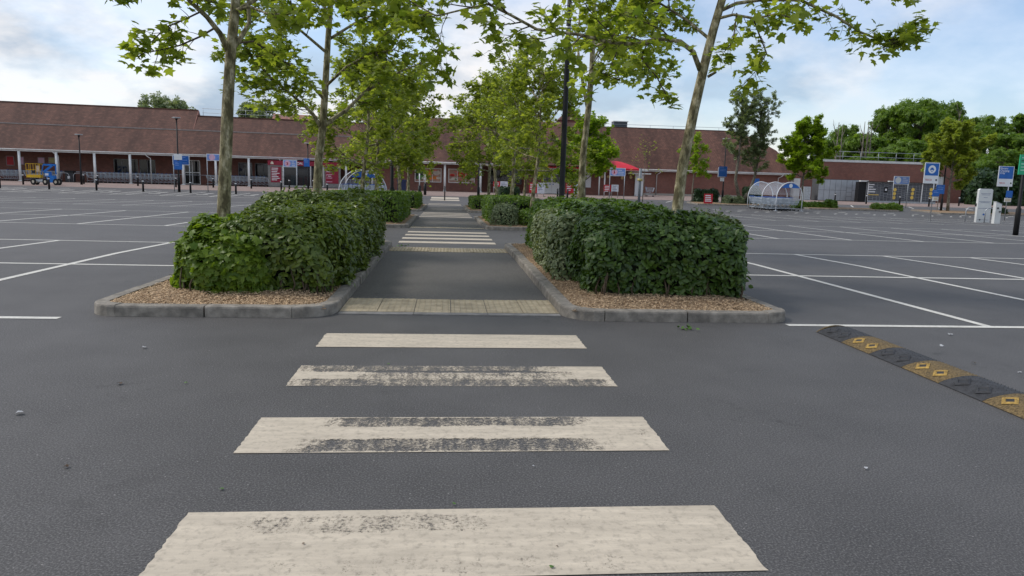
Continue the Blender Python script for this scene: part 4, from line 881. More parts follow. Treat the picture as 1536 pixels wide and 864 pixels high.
def wing_front():
    """centre block with the two food posters, at right angles to the path"""
    Y = 80.0; x0, x1 = -7.6, 8.6
    b = empty('poster_block', (0, Y, -.1), label='brick shop front with two big food photo panels behind white columns', cat='building')
    def X(px): return P(px, 270, Y).x
    def Z(px, py): return P(px, py, Y).z + .1
    p1 = (X(622), X(662)); p2 = (X(672.5), X(712)); zl, zh = .92, 2.42
    xs = [x0, p1[0], p1[1], p2[0], p2[1], X(716)]
    for i in range(5):
        if i in (1, 3):
            MB().bb(xs[i] + .002, xs[i + 1] - .002, 0, .25, 0, zl).build('wall', BRICK, b); MB().bb(xs[i] + .002, xs[i + 1] - .002, 0, .25, zh, 2.95).build('wall', BRICK, b)
        else: MB().bb(xs[i], xs[i + 1], 0, .25, 0, 2.95).build('wall', BRICK, b)
    MB().bb(x0, x0 + .25, .26, 6, 0, 2.9).build('wall', BRICK, b)
    LEAFG = M('poster_leaf_green', (.10, .25, .06), .5, .4, 5); TOM = M('poster_tomato', (.62, .03, .02), .5, .35, 3); CAR = M('poster_orange', (.68, .2, .03), .5, .3, 3); ONI = M('poster_cream', (.62, .55, .47), .5, .2, 3)
    DKP = M('poster_dark', (.04, .055, .04), .6, .4, 3); PNK = M('poster_pinkish', (.62, .2, .17), .5, .3, 3)
    rg = random.Random(3)
    for k, (a, c) in enumerate((p1, p2)):
        o = window(b, a + .04, c - .04, zl + .03, zh - .03, .06, 3, WHITE, M('poster_backing', (.42, .26, .2), .5, .3, 1.5), .07)
        blobs = [(.08, .5, .34, 1.0, DKP), (.22, .3, .22, .8, LEAFG), (.12, .75, .2, .7, LEAFG), (.36, .25, .16, .6, ONI), (.62, .28, .2, .6, CAR), (.56, .62, .12, 1.6, CAR), (.8, .3, .2, .65, CAR), (.62, .85, .14, .8, TOM), (.84, .72, .2, .9, ONI), (.92, .3, .12, .8, ONI), (.78, .9, .13, .5, PNK)] if k == 0 else \
                [(.12, .55, .13, .8, TOM), (.2, .28, .15, .7, ONI), (.26, .24, .06, .9, LEAFG), (.08, .2, .1, .6, ONI), (.45, .6, .2, .95, TOM), (.6, .55, .16, 1.1, TOM), (.47, .22, .14, .9, PNK), (.78, .35, .12, 1.3, PNK), (.72, .7, .1, .9, TOM), (.9, .5, .1, 1.2, LEAFG), (.3, .82, .14, .5, PNK), (.93, .25, .1, .8, ONI)]
        for j, (fx, fz, r, asp, m) in enumerate(blobs):
            r = r * 1.5; asp = asp * .62; cx, cz = a + .1 + (c - a - .2) * fx, zl + .08 + (zh - zl - .16) * fz
            pts = []
            for q in range(18):
                t = q * math.pi / 9; x = cx + r * math.cos(t) * (c - a) * .5 * rg.uniform(.93, 1.05); z = cz + r * asp * math.sin(t) * (zh - zl) * rg.uniform(.93, 1.05)
                pts.append((min(max(x, a + .1), c - .1), .056 - .0015 * j, min(max(z, zl + .08), zh - .08)))
            MB().add(pts, [list(range(18))]).build('poster_print', m, o)
    # open dark bay right of the posters
    MB().bb(X(716), x1, 3.0, 3.2, 0, 2.95).build('wall', BRICK, b); window(b, X(735), X(790) - .3, .95, 2.45, 2.93, 4, M('grey_frame', (.3, .3, .3), .5))
    for px in (612.5, 667, 720.5):
        x = P(px, 280, Y - 1.9).x; c = MB(); c.cyl((x, -1.9, .02), .12, 2.85, 14); c.bb(x - .17, x + .17, -2.07, -1.73, 0, .06); c.build('column', WHITE, b)
    MB().bb(x0, x1, -2.25, -2.12, 2.85, 3.05).build('fascia_board', GUT, b)
    g = MB(); g.tube([(x0, -2.32, 3.02), (x1, -2.32, 3.02)], .065, 8); g.build('gutter', GUT, b)
    MB().bb(x0, x1, -2.1, 6, 2.97, 3.0).build('soffit', M('soffit_board', (.3, .28, .26), .8), b)
    a = math.atan2(5.0, 6.7); MB().bb(x0 - 1, x1 + 9, 0, math.hypot(6.7, 5.0), -.07, 0).build('roof_slope', TILE, b, (0, -2.35, 3.07), (a, 0, 0))
    q = P(858, 160, 86); g = MB(); zt = q.z + .1; g.add([(q.x - 1.6, 5.2, zt - 1.6), (q.x + 1.6, 5.2, zt - 1.6), (q.x + 1.6, 8.4, zt - 1.6), (q.x - 1.6, 8.4, zt - 1.6), (q.x, 6.8, zt)], [(0, 1, 4), (1, 2, 4), (2, 3, 4), (3, 0, 4)]); g.build('roof_turret', TILE, b)
    g = MB(); g.bb(q.x - 1.4, q.x + 1.4, 5.4, 8.2, 5.5, zt - 1.62); g.build('turret_wall', BRICK, b)
    return b
wing_front()

def entrance():
    Y = 81.0; b = empty('entrance_block', (0, Y, -.1), label='brick shop entrance with white double doors under a bright red canopy', cat='building')
    def X(px, y=Y): return P(px, 280, y).x
    xa, xb = X(740), X(957)
    d0, d1 = X(814), X(841); w0, w1 = X(852), X(868)
    for a, c in ((8.62, d0), (d1, w0), (w1, xb)): MB().bb(a, c, 0, .25, 0, 3.0).build('wall', BRICK, b)
    for a, c, z0 in ((d0, d1, 2.2), (w0, w1, 2.3)): MB().bb(a + .002, c - .002, 0, .25, z0, 3.0).build('wall', BRICK, b)
    MB().bb(w0 + .002, w1 - .002, 0, .25, 0, .6).build('wall', BRICK, b)
    for i in range(2):
        a = d0 + .05 + (d1 - d0 - .1) * i / 2; c = a + (d1 - d0 - .1) / 2 - .02
        dr = MB().bb(a, c, .08, .13, 0.02, 1.25).build('door', WHITE, b)
        f = MB(); f.bb(a, a + .09, .08, .13, 1.252, 2.18); f.bb(c - .09, c, .08, .13, 1.252, 2.18); f.bb(a + .092, c - .092, .08, .13, 2.09, 2.18); f.build('door_frame', WHITE, dr)
        MB().quad((a + .09, .10, 1.25), (c - .09, .10, 1.25), (c - .09, .10, 2.1), (a + .09, .10, 2.1)).build('pane', GLASSD, dr)
        MB().bb(c - .22 if i == 0 else a + .12, c - .12 if i == 0 else a + .22, .06, .078, .98, 1.12).build('sticker', SIGNB, dr)
    window(b, w0 + .05, w1 - .05, .62, 2.27, .06, 2, WHITE)
    MB().bb(X(878), X(886), -.06, -.01, .8, 2.55).build('white_panel', SIGNW, b)
    for px in (898, 906, 960): x = X(px, 79); c = MB(); c.cyl((x, -2.2, 0), .07, 2.85, 10); c.build('post', WHITE, b)
    MB().bb(X(951), X(963), -.45, -.2, 0, 2.5).build('white_panel', SIGNW, b)
    for px, py in ((903, 265), (912, 265), (933, 267), (946, 266)):
        q = P(px, py, Y); l = MB(); l.tube([(q.x, -.02, q.z + .1), (q.x, -.14, q.z + .1)], [.16, .16], 12); l.build('round_plaque', M('cream_plaque', (.62, .47, .22), .5), b)
    MB().bb(8.62, xb + .3, -2.6, -2.45, 2.72, 2.9).build('fascia_board', GUT, b)
    MB().bb(X(938), X(972), -1.0, .2, 2.42, 2.56).build('side_canopy', GUT, b)
    # red hipped canopy
    x0, x1 = X(733, 78.4), X(957.5, 78.4); zt = P(912, 240.5, 80.5).z + .1; xt = P(914, 240, 80.5).x; ze = P(957, 254, 78.4).z + .12
    n = 8; vs = []; fs = []
    for k in range(n + 1):                         # bowed fabric hip
        f = k / n; z = ze + (zt - ze) * (math.sin(f * math.pi / 2) ** .9)
        vs += [(x0 + (2.6) * f, -2.7 + 2.3 * f, z), (x1 - (x1 - xt) * f, -2.7 + 2.3 * f, z), (x1 - (x1 - xt) * f, 3.6 - 3.0 * f, z), (x0 + 2.6 * f, 3.6 - 3.0 * f, z)]
        if k: a = 4 * (k - 1); fs += [(a + i, a + (i + 1) % 4, a + 4 + (i + 1) % 4, a + 4 + i) for i in range(4)]
    CAN = M('red_canopy_fabric', (.58, .018, .04), .6, .15, 1.5); MB().add(vs, fs).build('canopy', CAN, b)
    MB().bb(x0 + .02, x1 - .02, -2.68, -2.66, ze - .16, ze - .01).build('canopy_valance', CAN, b)
    return b
entrance()

def tiled_wing():
    Y = 88.0; b = empty('tiled_wing', (0, Y, -.1), label='plain brick wing under a tall hipped brown tiled roof with railing', cat='building')
    x0, x1 = 9.0, P(1187, 262, Y).x; ez = 3.0
    MB().bb(x0, x1 - .3, 0, .3, 0, ez).build('wall', BRICK, b); MB().bb(x1 - .3, x1, 0, 9, 0, ez).build('wall', BRICK, b)
    MB().bb(x0, x1, -.03, -.005, 0, .25).build('wall_plinth', M('plinth_concrete', (.4, .36, .31), .9, .15, 3), b)
    MB().bb(x0, x1 + .25, -.62, -.5, ez - .12, ez + .1).build('fascia_board', GUT, b); MB().bb(x0, x1 + .2, -.5, .0, ez - .04, ez).build('soffit', GUT, b)
    g = MB(); g.tube([(x0, -.68, ez + .07), (x1 + .3, -.68, ez + .07)], .065, 8); g.build('gutter', GUT, b)
    for px in (984, 1166): 
        x = P(px, 280, Y).x; d = MB(); d.tube([(x + .35, -.68, ez), (x + .3, -.6, ez - .2), (x, -.1, ez - .5), (x, -.08, .05)], .06, 8); d.build('downpipe', GUT, b)
    # hipped roof built in courses so that the hip swells outward
    prof = [(-.66, ez + .06, x1 + .3), (1.0, 4.6, x1 - .15), (2.6, 6.0, x1 - 1.0), (4.2, 7.2, x1 - 2.6), (5.5, 8.1, x1 - 4.4), (6.0, 8.42, x1 - 5.6)]
    m = MB(); vs = []; back = 12.6
    for y, z, xe in prof: vs += [(x0, y, z), (xe, y, z), (xe, back - y - .6, z)]
    fs = []
    for k in range(len(prof) - 1): a = 3 * k; fs += [(a, a + 1, a + 4, a + 3), (a + 1, a + 2, a + 5, a + 4)]
    m.add(vs, fs); m.build('roof', TILE, b)
    MB().bb(x0, prof[-1][2], 5.95, 6.2, 8.38, 8.5).build('ridge_tiles', TILE, b); MB().bb(x0, prof[-1][2] - .3, 6.2, 20, 8.2, 8.3).build('flat_roof', FLAT, b)
    r = MB()
    for z in (8.6, 8.95): r.tube([(x0 + 2, 7.5, z), (prof[-1][2] - .4, 7.5, z)], .022, 6)
    k = 0; x = x0 + 2
    while x < prof[-1][2]: r.tube([(x, 7.5, 8.3), (x, 7.5, 8.95)], .022, 6); x += 3.1
    r.build('roof_railing', GREYM, b)
    q = P(930, 183, 96); v = MB(); v.bb(q.x - .9, q.x + .9, 7.6, 9, 8.3, q.z + .1); v.build('roof_vent', M('vent_dark', (.06, .07, .08), .4), b)
    v = MB(); v.bb(q.x - 1.0, q.x + 1.0, 7.5, 9.1, q.z + .102, q.z + .2); v.build('vent_cap', WHITE, b)
    q0, q1 = P(1129, 279, Y), P(1139, 268, Y); MB().bb(q0.x, q1.x, -.06, -.02, q0.z + .1, q1.z + .1).build('wall_sign', SIGNB, b)
    x = P(1190, 280, Y).x; MB().bb(x - .3, x + .5, -.7, .2, 0, 2.55).build('corner_post', GUT, b)
    return b
tiled_wing()

def flat_block():
    Y = 88.0; b = empty('flat_roofed_block', (0, Y, -.1), label='flat-roofed brick block with white parapet trim and steel railing', cat='building')
    x0, x1 = P(1190, 250, Y).x + .02, P(1446, 250, Y).x; zt = 5.0
    MB().bb(x0, x1, 0, .3, 0, zt - .28).build('wall', BRICK, b); MB().bb(x1 - .3, x1, .302, 14, 0, zt - .28).build('wall', BRICK, b); MB().bb(x0, x0 + .3, .302, 14, 0, zt - .28).build('wall', BRICK, b)
    MB().bb(x0 - .05, x1 + .05, -.08, 14, zt - .278, zt).build('parapet_trim', GUT, b); MB().bb(x0, x1, .3, 14, zt, zt + .02).build('flat_roof', FLAT, b)
    r = MB()
    for z in (zt + .45, zt + 1.05): r.tube([(x0 - .6, .5, z), (x1 - 4.5, .5, z)], .028, 6)
    for i in range(9): x = x0 - .5 + i * 2.35; r.tube([(x, .5, zt - .1), (x, .5, zt + 1.05)], .028, 6)
    r.build('roof_railing', GREYM, b)
    return b
flat_block()

# ------------------------------------------------------------------ kiosk under the arcade
def kiosk():
    off = -.75; u0, u1 = FA(402, 262, off)[0], FA(511, 262, off)[0]; zb = -.1
    k = empty('kiosk', LW(u0, off, zb), LWR, label='glass-fronted maroon kiosk shop built into the white-columned arcade', cat='kiosk'); W = u1 - u0; H = 2.72
    def U(px): return FA(px, 262, off)[0] - u0
    GP = M('kiosk_grey_panel', (.22, .21, .2), .5); ALU = M('brushed_frame', (.55, .54, .52), .35, metal=.3)
    MB().bb(0, W, .06, 2.4, 0, .1).build('floor', GP, k); MB().bb(0, W, 2.3, 2.4, .1, H).build('back_wall', INNER, k)
    MB().bb(0, W, -.06, 2.4, 2.26, H).build('fascia', MAROON, k)
    MB().bb(0, .06, 0, 2.29, .1, 2.258).build('side_wall', GP, k); MB().bb(W - .06, W, 0, 2.29, .1, 2.258).build('side_wall', GP, k)
    a, b = U(424.5), U(485)
    for x0, x1, tx in ((.062, a, ['7 days']), (b, W - .062, None)):
        pn = MB().bb(x0, x1, 0, .06, .1, 2.258).build('front_panel', GP, k); MB().bb(x0 + .22, x1 - .16, -.03, -.003, .5, 2.08).build('poster', MAROON, pn)
    f = MB()
    for x in (a, U(445), U(466), b): f.bb(x - .05, x + .05, -.02, .06, .1, 2.258)
    f.bb(a, b, -.018, .058, .1, .2); f.build('window_frame', ALU, k)
    for p, q in ((a, U(445)), (U(445), U(466)), (U(466), b)): MB().quad((p + .05, .03, .2), (q - .05, .03, .2), (q - .05, .03, 2.25), (p + .05, .03, 2.25)).build('pane', GLASSD, k)
    for i, (x, w, h, m) in enumerate(((a + .75, .5, 1.2, M('display_teal', (.12, .3, .36), .5)), (a + 1.5, .4, .95, MAROON), (a + 2.1, .8, 1.05, MAROON), (b - .6, .7, .9, SIGNW))): MB().bb(x, x + w, .5, 1.0, .1, .1 + h).build('display_stand', m, k)
    lettering('TIMPSON.', .36, SIGNW, k, (U(450.4) - 1.28, -.064, 2.37))
    w_ = MB(); w_.add([(U(406), -.064, 2.34), (U(411), -.064, 2.34), (U(410.3), -.064, 2.52), (U(409.2), -.064, 2.62), (U(407.6), -.064, 2.62), (U(406.5), -.064, 2.52)], [(0, 1, 2, 3, 4, 5)]); w_.build('emblem', M('emblem_cream', (.7, .64, .5), .5), k)
    rg = random.Random(9)
    for i in range(8): MB().bb(.36, .36 + rg.uniform(.5, .82), -.034, -.031, 1.9 - .17 * i, 1.97 - .17 * i).build('lettering', SIGNW, k)
    lettering('Dry\nCleaning', .2, SIGNW, k, (b + .28, -.034, 1.86)); lettering('7 days', .2, SIGNW, k, (b + .3, -.034, 1.22))
    for z in (1.42, 1.05, .66): MB().bb(b + .3, b + .9, -.034, -.031, z, z + .05).build('lettering', PINK, k)
kiosk()

# ------------------------------------------------------------------ trolleys, shelters, bollards
STEEL = M('trolley_wire', (.50, .55, .60), .4, .15, 9, metal=.35); HANDLE = M('trolley_blue_plastic', (.03, .10, .36), .45)
def trolley_proto():
    t = empty('shopping_trolley', (0, 0, -50)); m = MB(); w = .017
    def xz(i, z): return .0
    # basket: local +x is the nose
    for z, xa, xb, hw in ((.5, -.32, .30, .17), (.68, -.36, .38, .22), (.98, -.42, .46, .27)):
        for s in (-1, 1): m.bar((xa, s * hw, z), (xb, s * (hw - .05), z), w * 1.3)
        m.bar((xa, -hw, z), (xa, hw, z), w * 1.3); m.bar((xb, -hw + .05, z), (xb, hw - .05, z), w * 1.3)
    for i in range(9):
        f = i / 8
        for s in (-1, 1): m.bar((-.32 + .62 * f, s * (.17 - .05 * f), .5), (-.42 + .88 * f, s * (.27 - .05 * f), .98), w)
    for i in range(6):
        y = -.15 + .06 * i; m.bar((-.32, y, .5), (.30, y * .75, .5), w); m.bar((.30, y * .75, .5), (.46, y * 1.25, .98), w); m.bar((-.32, y, .5), (-.42, y * 1.6, .98), w)
    m.build('basket', STEEL, t)
    f = MB()
    for s in (-1, 1):
        f.tube([(-.46, s * .26, 1.03), (-.42, s * .25, .7), (-.38, s * .24, .18), (.42, s * .19, .18)], .016, 6); f.tube([(-.36, s * .23, .2), (.1, s * .18, .5)], .012, 6)
    f.tube([(-.36, -.23, .18), (-.36, .23, .18)], .014, 6); f.build('frame', STEEL, t)
    h = MB(); h.tube([(-.47, -.27, 1.05), (-.47, .27, 1.05)], .022, 8); h.bb(-.50, -.40, -.12, .12, 1.03, 1.08); h.build('handle', HANDLE, t)
    for x, s in ((-.36, 1), (-.36, -1), (.38, 1), (.38, -1)):
        wv = MB(); y = s * (.23 if x < 0 else .19); wv.tube([(x, y - .016, .065), (x, y + .016, .065)], .062, 10); wv.build('wheel', RUBBER, t)
    return t
TP = trolley_proto(); TP_used = [False]
def trolley(x, y, z, rz, label, group):
    t = copy_tree(TP); t.location = (x, y, z); t.rotation_euler.z = rz; tag(t, label, 'trolley', group); return t
def row(u0, u1, off, label, group, step=.40, jit=.0):
    n = int((u1 - u0) / step)
    for i in range(n):
        q = LW(u0 + step * i + .4, off, 0); trolley(q.x, q.y, gz(q.y) + .006, LWR + math.pi + random.Random(i).uniform(-.03, .03), label, group)
row(FA(-6, 262)[0], FA(27, 262)[0], .45, 'steel shopping trolley nested behind the yellow and blue boom lift', 'trolleys nested behind the boom lift')
row(FA(34, 262)[0], FA(84, 262)[0], .45, 'steel shopping trolley in the row between boom lift and black bin', 'trolleys between boom lift and bin')
row(FA(129, 262)[0], FA(263, 262)[0], .45, 'blue-handled shopping trolley in the long nested row under the arcade windows', 'long trolley row under the arcade windows')
row(FA(309, 262)[0], FA(400, 262)[0], .45, 'blue-handled shopping trolley nested between the white doors and maroon kiosk', 'trolleys between white doors and kiosk')
row(FA(514, 262)[0], FA(590, 262)[0], .45, 'shopping trolley nested in the dark arcade behind the arched shelter', 'trolleys behind the arched shelter', .5)
x966 = P(975, 285, 79)
trolley(x966.x, 79, gz(79), 0, 'lone shopping trolley parked against the plain brick wing', None)
def hoop(u, off, label):
    q = LW(u, off, -.1); h = MB(); h.tube([(-.6, 0, 0), (-.6, 0, .7), (-.5, 0, .86), (-.35, 0, .9), (.35, 0, .9), (.5, 0, .86), (.6, 0, .7), (.6, 0, 0)], .025, 8); o = h.build('hoop_barrier', GREYM, None, q, (0, 0, LWR)); tag(o, label, 'barrier', 'steel hoop barriers before the trolley rows')
for px in (98, 125, 155, 200, 250, 395): hoop(FA(px, 275)[0], -.75, 'steel hoop barrier guarding the trolleys under the arcade')

def shelter(name, label, x, y, rz, W, D, H, end, panel_back, n=3, tl=None, tg=None, cols=2, per=6):
    s = empty(name, (x, y, gz(y)), rz, label=label, cat='trolley shelter'); SH = M('shelter_white_tube', (.7, .72, .74), .35, .06, 4)
    def a(t): return (W / 2 * math.cos(t), W / 2 * .0 + (H - W / 2) + W / 2 * math.sin(t)) if H > W / 2 else (W / 2 * math.cos(t), H * math.sin(t))
    N = 20
    for i in range(n):
        yy = D * i / (n - 1); m = MB(); ps = [(W / 2, yy, 0)] + [(a(math.pi * k / N)[0], yy, a(math.pi * k / N)[1]) for k in range(N + 1)] + [(-W / 2, yy, 0)]
        m.tube(ps, .035, 8); m.build('hoop', SH, s)
        for sx in (-1, 1): MB().bb(sx * W / 2 - .14, sx * W / 2 + .14, yy - .1, yy + .1, 0, .03).build('foot_plate', SH, s)
    for i in range(n - 1):
        m = MB(); y0, y1 = D * i / (n - 1) + .04, D * (i + 1) / (n - 1) - .04; vs = []
        k0 = 1
        for k in range(k0, N): vs += [(a(math.pi * k / N)[0] * .985, y0, a(math.pi * k / N)[1] * .985), (a(math.pi * k / N)[0] * .985, y1, a(math.pi * k / N)[1] * .985)]
        m.add(vs, [(2 * k, 2 * k + 1, 2 * k + 3, 2 * k + 2) for k in range(N - k0 - 1)], True); m.build('roof_sheet', CLEAR, s)
    yy = 0 if end == 'front' else D; ts = [math.pi * (.24 + .52 * k / 12) for k in range(13)]
    up = [(a(t)[0] * .96, yy + .045, a(t)[1] * .97) for t in ts]; zc = min(p[2] for p in up) - .05
    pn = MB().add(up, [list(range(13))]).build('end_panel', SIGNB, s); pn.location.y = -.09 if end == 'front' else 0
    MB().disc((0, yy - .052 if end == 'front' else yy + .04, H - .27), .17).build('emblem', SIGNW, s)
    for c in range(cols):
        for i in range(per):
            q = Matrix.Rotation(rz, 3, 'Z') @ Vector((-W / 2 + W * (c + .5) / cols, .45 + i * (D - .9) / max(1, per - 1), 0)); rg = random.Random(c * 50 + i)
            trolley(x + q.x, y + q.y, gz(y) + .006, rz - math.pi / 2 + rg.uniform(-.06, .06), tl, tg)
    return s
ql, qr = G(1163, 316.5), G(1206, 317.5)
shelter('trolley_shelter', 'arched clear-roofed trolley shelter with blue end panel, full of trolleys', (ql.x + qr.x) / 2, ql.y + .25, rad(13), 2.5, 3.7, 2.3, 'front', True, 3, 'blue-handled shopping trolley packed inside the blue-ended arched shelter', 'trolleys in the blue-ended shelter', 3, 7)
for i, (px, py, rz) in enumerate(((1133, 313, .4), (1140, 314, 2.2), (1148, 315, .9), (1156, 316, 3.6))):
    q = G(px, py); trolley(q.x, q.y, q.z, rz, 'loose shopping trolley left at the side of the blue-ended arched shelter', 'loose trolleys beside the shelter')
ql, qr = G(512, 292), G(576, 292)
shelter('trolley_shelter', 'arched clear trolley shelter with blue back panel near the kiosk', (P(545, 290, 62).x), 60.5, rad(0), 3.6, 3.2, 2.25, 'back', True, 2, 'shopping trolley inside the arched shelter near the kiosk', 'trolleys in the shelter near the kiosk', 5, 2)

def bollard(x, y, h, label, group='black bollards before the shop', r=.075, band=True):
    b = empty('bollard', (x, y, gz(y)), label=label, cat='bollard', group=group); m = MB(); m.cyl((0, 0, 0), r, h - .03, 14); m.tube([(0, 0, h - .03), (0, 0, h)], [r, r * .6], 14); m.build('post', BLACK, b)
    if band: c = MB(); c.cyl((0, 0, h * .82), r + .004, .07, 14); c.build('reflective_band', SIGNW, b)
LBS = ['black bollard where the boom lift wing paving begins', 'black bollard before the yellow cage of the boom lift', 'black bollard between lane and boom lift wheels', 'black bollard beside the short slim lamp post', 'black bollard on the bays side of the long trolley row', 'black bollard close to the first hoop of the long trolley row', 'black bollard close to the windowed end of the long trolley row', 'black bollard on the bays before the windowed trolley row', 'black bollard behind the blue-signed lamp post', 'black bollard at the foot of the blue-signed lamp post', 'black bollard before the white double-leaf arcade door', 'black bollard under the pale blue pink-roundel sign by the front trunk', 'black bollard on the bays between front trunk and kiosk', 'black bollard before the trolleys next to the kiosk', 'black bollard before the kiosk poster with white lines', 'black bollard under the disabled bay sign', 'black bollard before the kiosk glass beside its lamp post', 'black bollard before the kiosk end poster near the arched shelter']
for LB, (px, py) in zip(LBS, ((0, 282), (35, 277), (74, 284), (126, 276), (145, 285.6), (147, 277), (207, 279), (215, 287.6), (264, 281), (269, 288), (286, 289.6), (320, 281.5), (354, 291), (377, 283), (422, 287), (434, 284), (470, 284), (491, 291))):
    q = G(px, py); bollard(q.x, q.y, .98, LB)
q = G(667, 300.5); bollard(q.x, q.y, 1.15, 'lone slim black bollard in the middle of the last zebra stripes', None, .05, False)
for px, py in ((629, 297.5), (637.5, 292.5)):
    q = G(px, py); b = empty('bollard', q, label='stout black bollard with white tip beside the path end by the posters', cat='bollard', group='stout bollards at the path end'); m = MB(); m.cyl((0, 0, 0), .13, 1.05, 14); m.build('post', BLACK, b); m = MB(); m.cyl((0, 0, 1.05), .045, 1.0, 10); m.build('tip', SIGNW, b)
for px, py in ((836, 299.5), (851, 300.5)): q = G(px, py); bollard(q.x, q.y, 1.0, 'black bollard on the paving before the white double doors', 'bollards by the entrance', .075, False)
for px, py in ((1252, 304), (1299, 306), (1349, 308), (1393, 310), (1438, 309)): q = G(px, py); bollard(q.x, q.y, 1.0, 'black bollard in front of the locker banks', 'bollards before the lockers')
q = P(612, 290, 72); n_ = empty('litter_bin', (q.x - .6, 72, gz(72)), label='navy blue bin beside the path end near the posters', cat='bin'); MB().bb(-.4, .4, -.3, .3, 0, 1.0).build('body', M('navy_plastic', (.015, .025, .08), .5), n_); MB().bb(-.45, .45, -.35, .35, 1.002, 1.2).build('lid', M('navy_plastic', (.015, .025, .08), .5), n_)
q = LW(FA(107, 270)[0], -.2, -.1); n_ = empty('litter_bin', q, LWR, label='square black litter bin beside the arcade trolleys', cat='bin'); MB().bb(-.36, .36, -.3, .3, 0, .95).build('body', DARKM, n_); MB().bb(-.4, .4, -.34, .34, .952, 1.12).build('lid', BLACK, n_); MB().bb(-.15, .05, -.306, -.302, .35, .6).build('sticker', SIGNW, n_)

# ------------------------------------------------------------------ boom lift
def boom_lift():
    q = G(71, 277.5); b = empty('boom_lift', (q.x, q.y, gz(q.y)), LWR * .8, label='blue boom lift with yellow work cage parked before the arcade', cat='boom lift')
    b.scale = (.54, .6, .76)
    ch = MB(); ch.bb(-1.5, 1.35, -.5, .5, .42, .62); ch.bb(-1.3, 1.2, -.35, .35, .3, .42); ch.build('chassis', M('machine_pale', (.55, .6, .62), .45, .15, 4, dirt=.4), b)
    for x in (-1.75, 0.0, 1.55):
        for s in ((-1,) if x == 0 else (-1, 1)):
            w = MB(); w.tube([(x, s * .62 - .13, .38), (x, s * .62 + .13, .38)], .38, 18); o = w.build('wheel', RUBBER, b)
            r = MB(); r.tube([(x, s * .62 - .14, .38), (x, s * .62 + .14, .38)], .17, 12); r.build('rim', M('rim_cream', (.55, .5, .4), .5), o)
    t = MB(); t.bb(.35, 1.25, -.5, .5, .64, 1.1); t.bb(-.1, .6, -.42, .42, 1.0, 1.55); t.bb(.2, 1.3, -.55, -.45, .3, .95); t.build('turret', BLUEM, b)
    a = MB(); a.bar((-.4, 0, 1.5), (.9, 0, 2.25), .2, .24); a.bar((-.45, .12, 2.32), (1.45, .12, 2.32), .2, .2); a.bar((1.4, .0, 2.35), (1.4, 0, 1.25), .14, .16); a.bar((-.4, 0, 1.5), (.5, .1, 1.2), .2); a.bar((-.45, 0, 2.3), (-.75, 0, 1.2), .12, .16); a.build('boom', BLUEM, b)
    c = MB(); x0, x1, y0, y1, z0, z1 = -2.75, -.75, -.5, .45, .95, 2.4
    for x in (x0, (x0 * .68 + x1 * .32), (x0 * .3 + x1 * .7), x1):
        for y in (y0, y1): c.bar((x, y, z0), (x, y, z1), .055)
    for z in (z1, 1.72):
        c.bar((x0, y0, z), (x1, y0, z), .055); c.bar((x0, y1, z), (x1, y1, z), .055); c.bar((x0, y0, z), (x0, y1, z), .055); c.bar((x1, y0, z), (x1, y1, z), .055)
    c.build('cage', YELLOW, b); d = MB(); d.bb(x0 - .02, x1 + .02, y0 - .02, y1 + .02, z0 - .12, z0 + .2); d.build('cage_floor', YELLOW, b)
    d = MB(); d.bb(-2.0, -1.55, y0 + .1, y0 + .35, 1.3, 1.62); d.build('control_box', DARKM, b); MB().bb(-1.25, -.8, y0 - .035, y0 - .028, 1.5, 2.2).build('notice', M('notice_tan', (.6, .45, .3), .6), b); MB().bb(-.05, .45, -.43, -.425, 1.1, 1.35).build('decal', SIGNW, b)
boom_lift()

# ------------------------------------------------------------------ lamp posts
def lamp(px, pyb, pyt, label, head='flat', Y=None, r=.065, doorh=1.1):
    g = G(px, pyb) if Y is None else at(px, Y); tz = P(px, pyt, g.y).z - g.z
    l = empty('lamp_post', g, label=label, cat='lamp post'); m = MB(); m.tube([(0, 0, 0), (0, 0, doorh), (0, 0, doorh + .12), (0, 0, tz - .1)], [r * 1.6, r * 1.6, r, r * .75], 12); m.build('column', BLACK, l)
    if head == 'flat':
        h = MB(); h.tube([(0, 0, tz - .12), (0, 0, tz)], [.09, .09], 10); h.build('neck', BLACK, l); h = MB(); h.tube([(0, 0, tz), (0, 0, tz + .05), (0, 0, tz + .1)], [.2, .36, .30], 18); h.build('lamp_head', M('lamp_head_grey', (.33, .34, .35), .4), l)
    return l, tz
L1_, tz = lamp(269, 288, 178, 'slim black lamp post carrying blue car park signs near the white doors')
lamp(122.5, 277, 203, 'short slim black lamp post between bin and long trolley row')
lamp(462.5, 285, 216, 'slim black lamp post with blue sign in front of the maroon kiosk')
lamp(1083, 304, 209, 'slim black lamp post with blue and white signs by the silvery tree')
lamp(1411, 318, 216, 'slim black lamp post beside the spreading olive tree and car sign')
lamp(588, 300, 150, 'black lamp column among the plane trees before the arched shelter', 'none', Y=33, r=.075)
lamp(718, 300, 175, 'black lamp column among the plane trees facing the food posters', 'none', Y=58, r=.07)
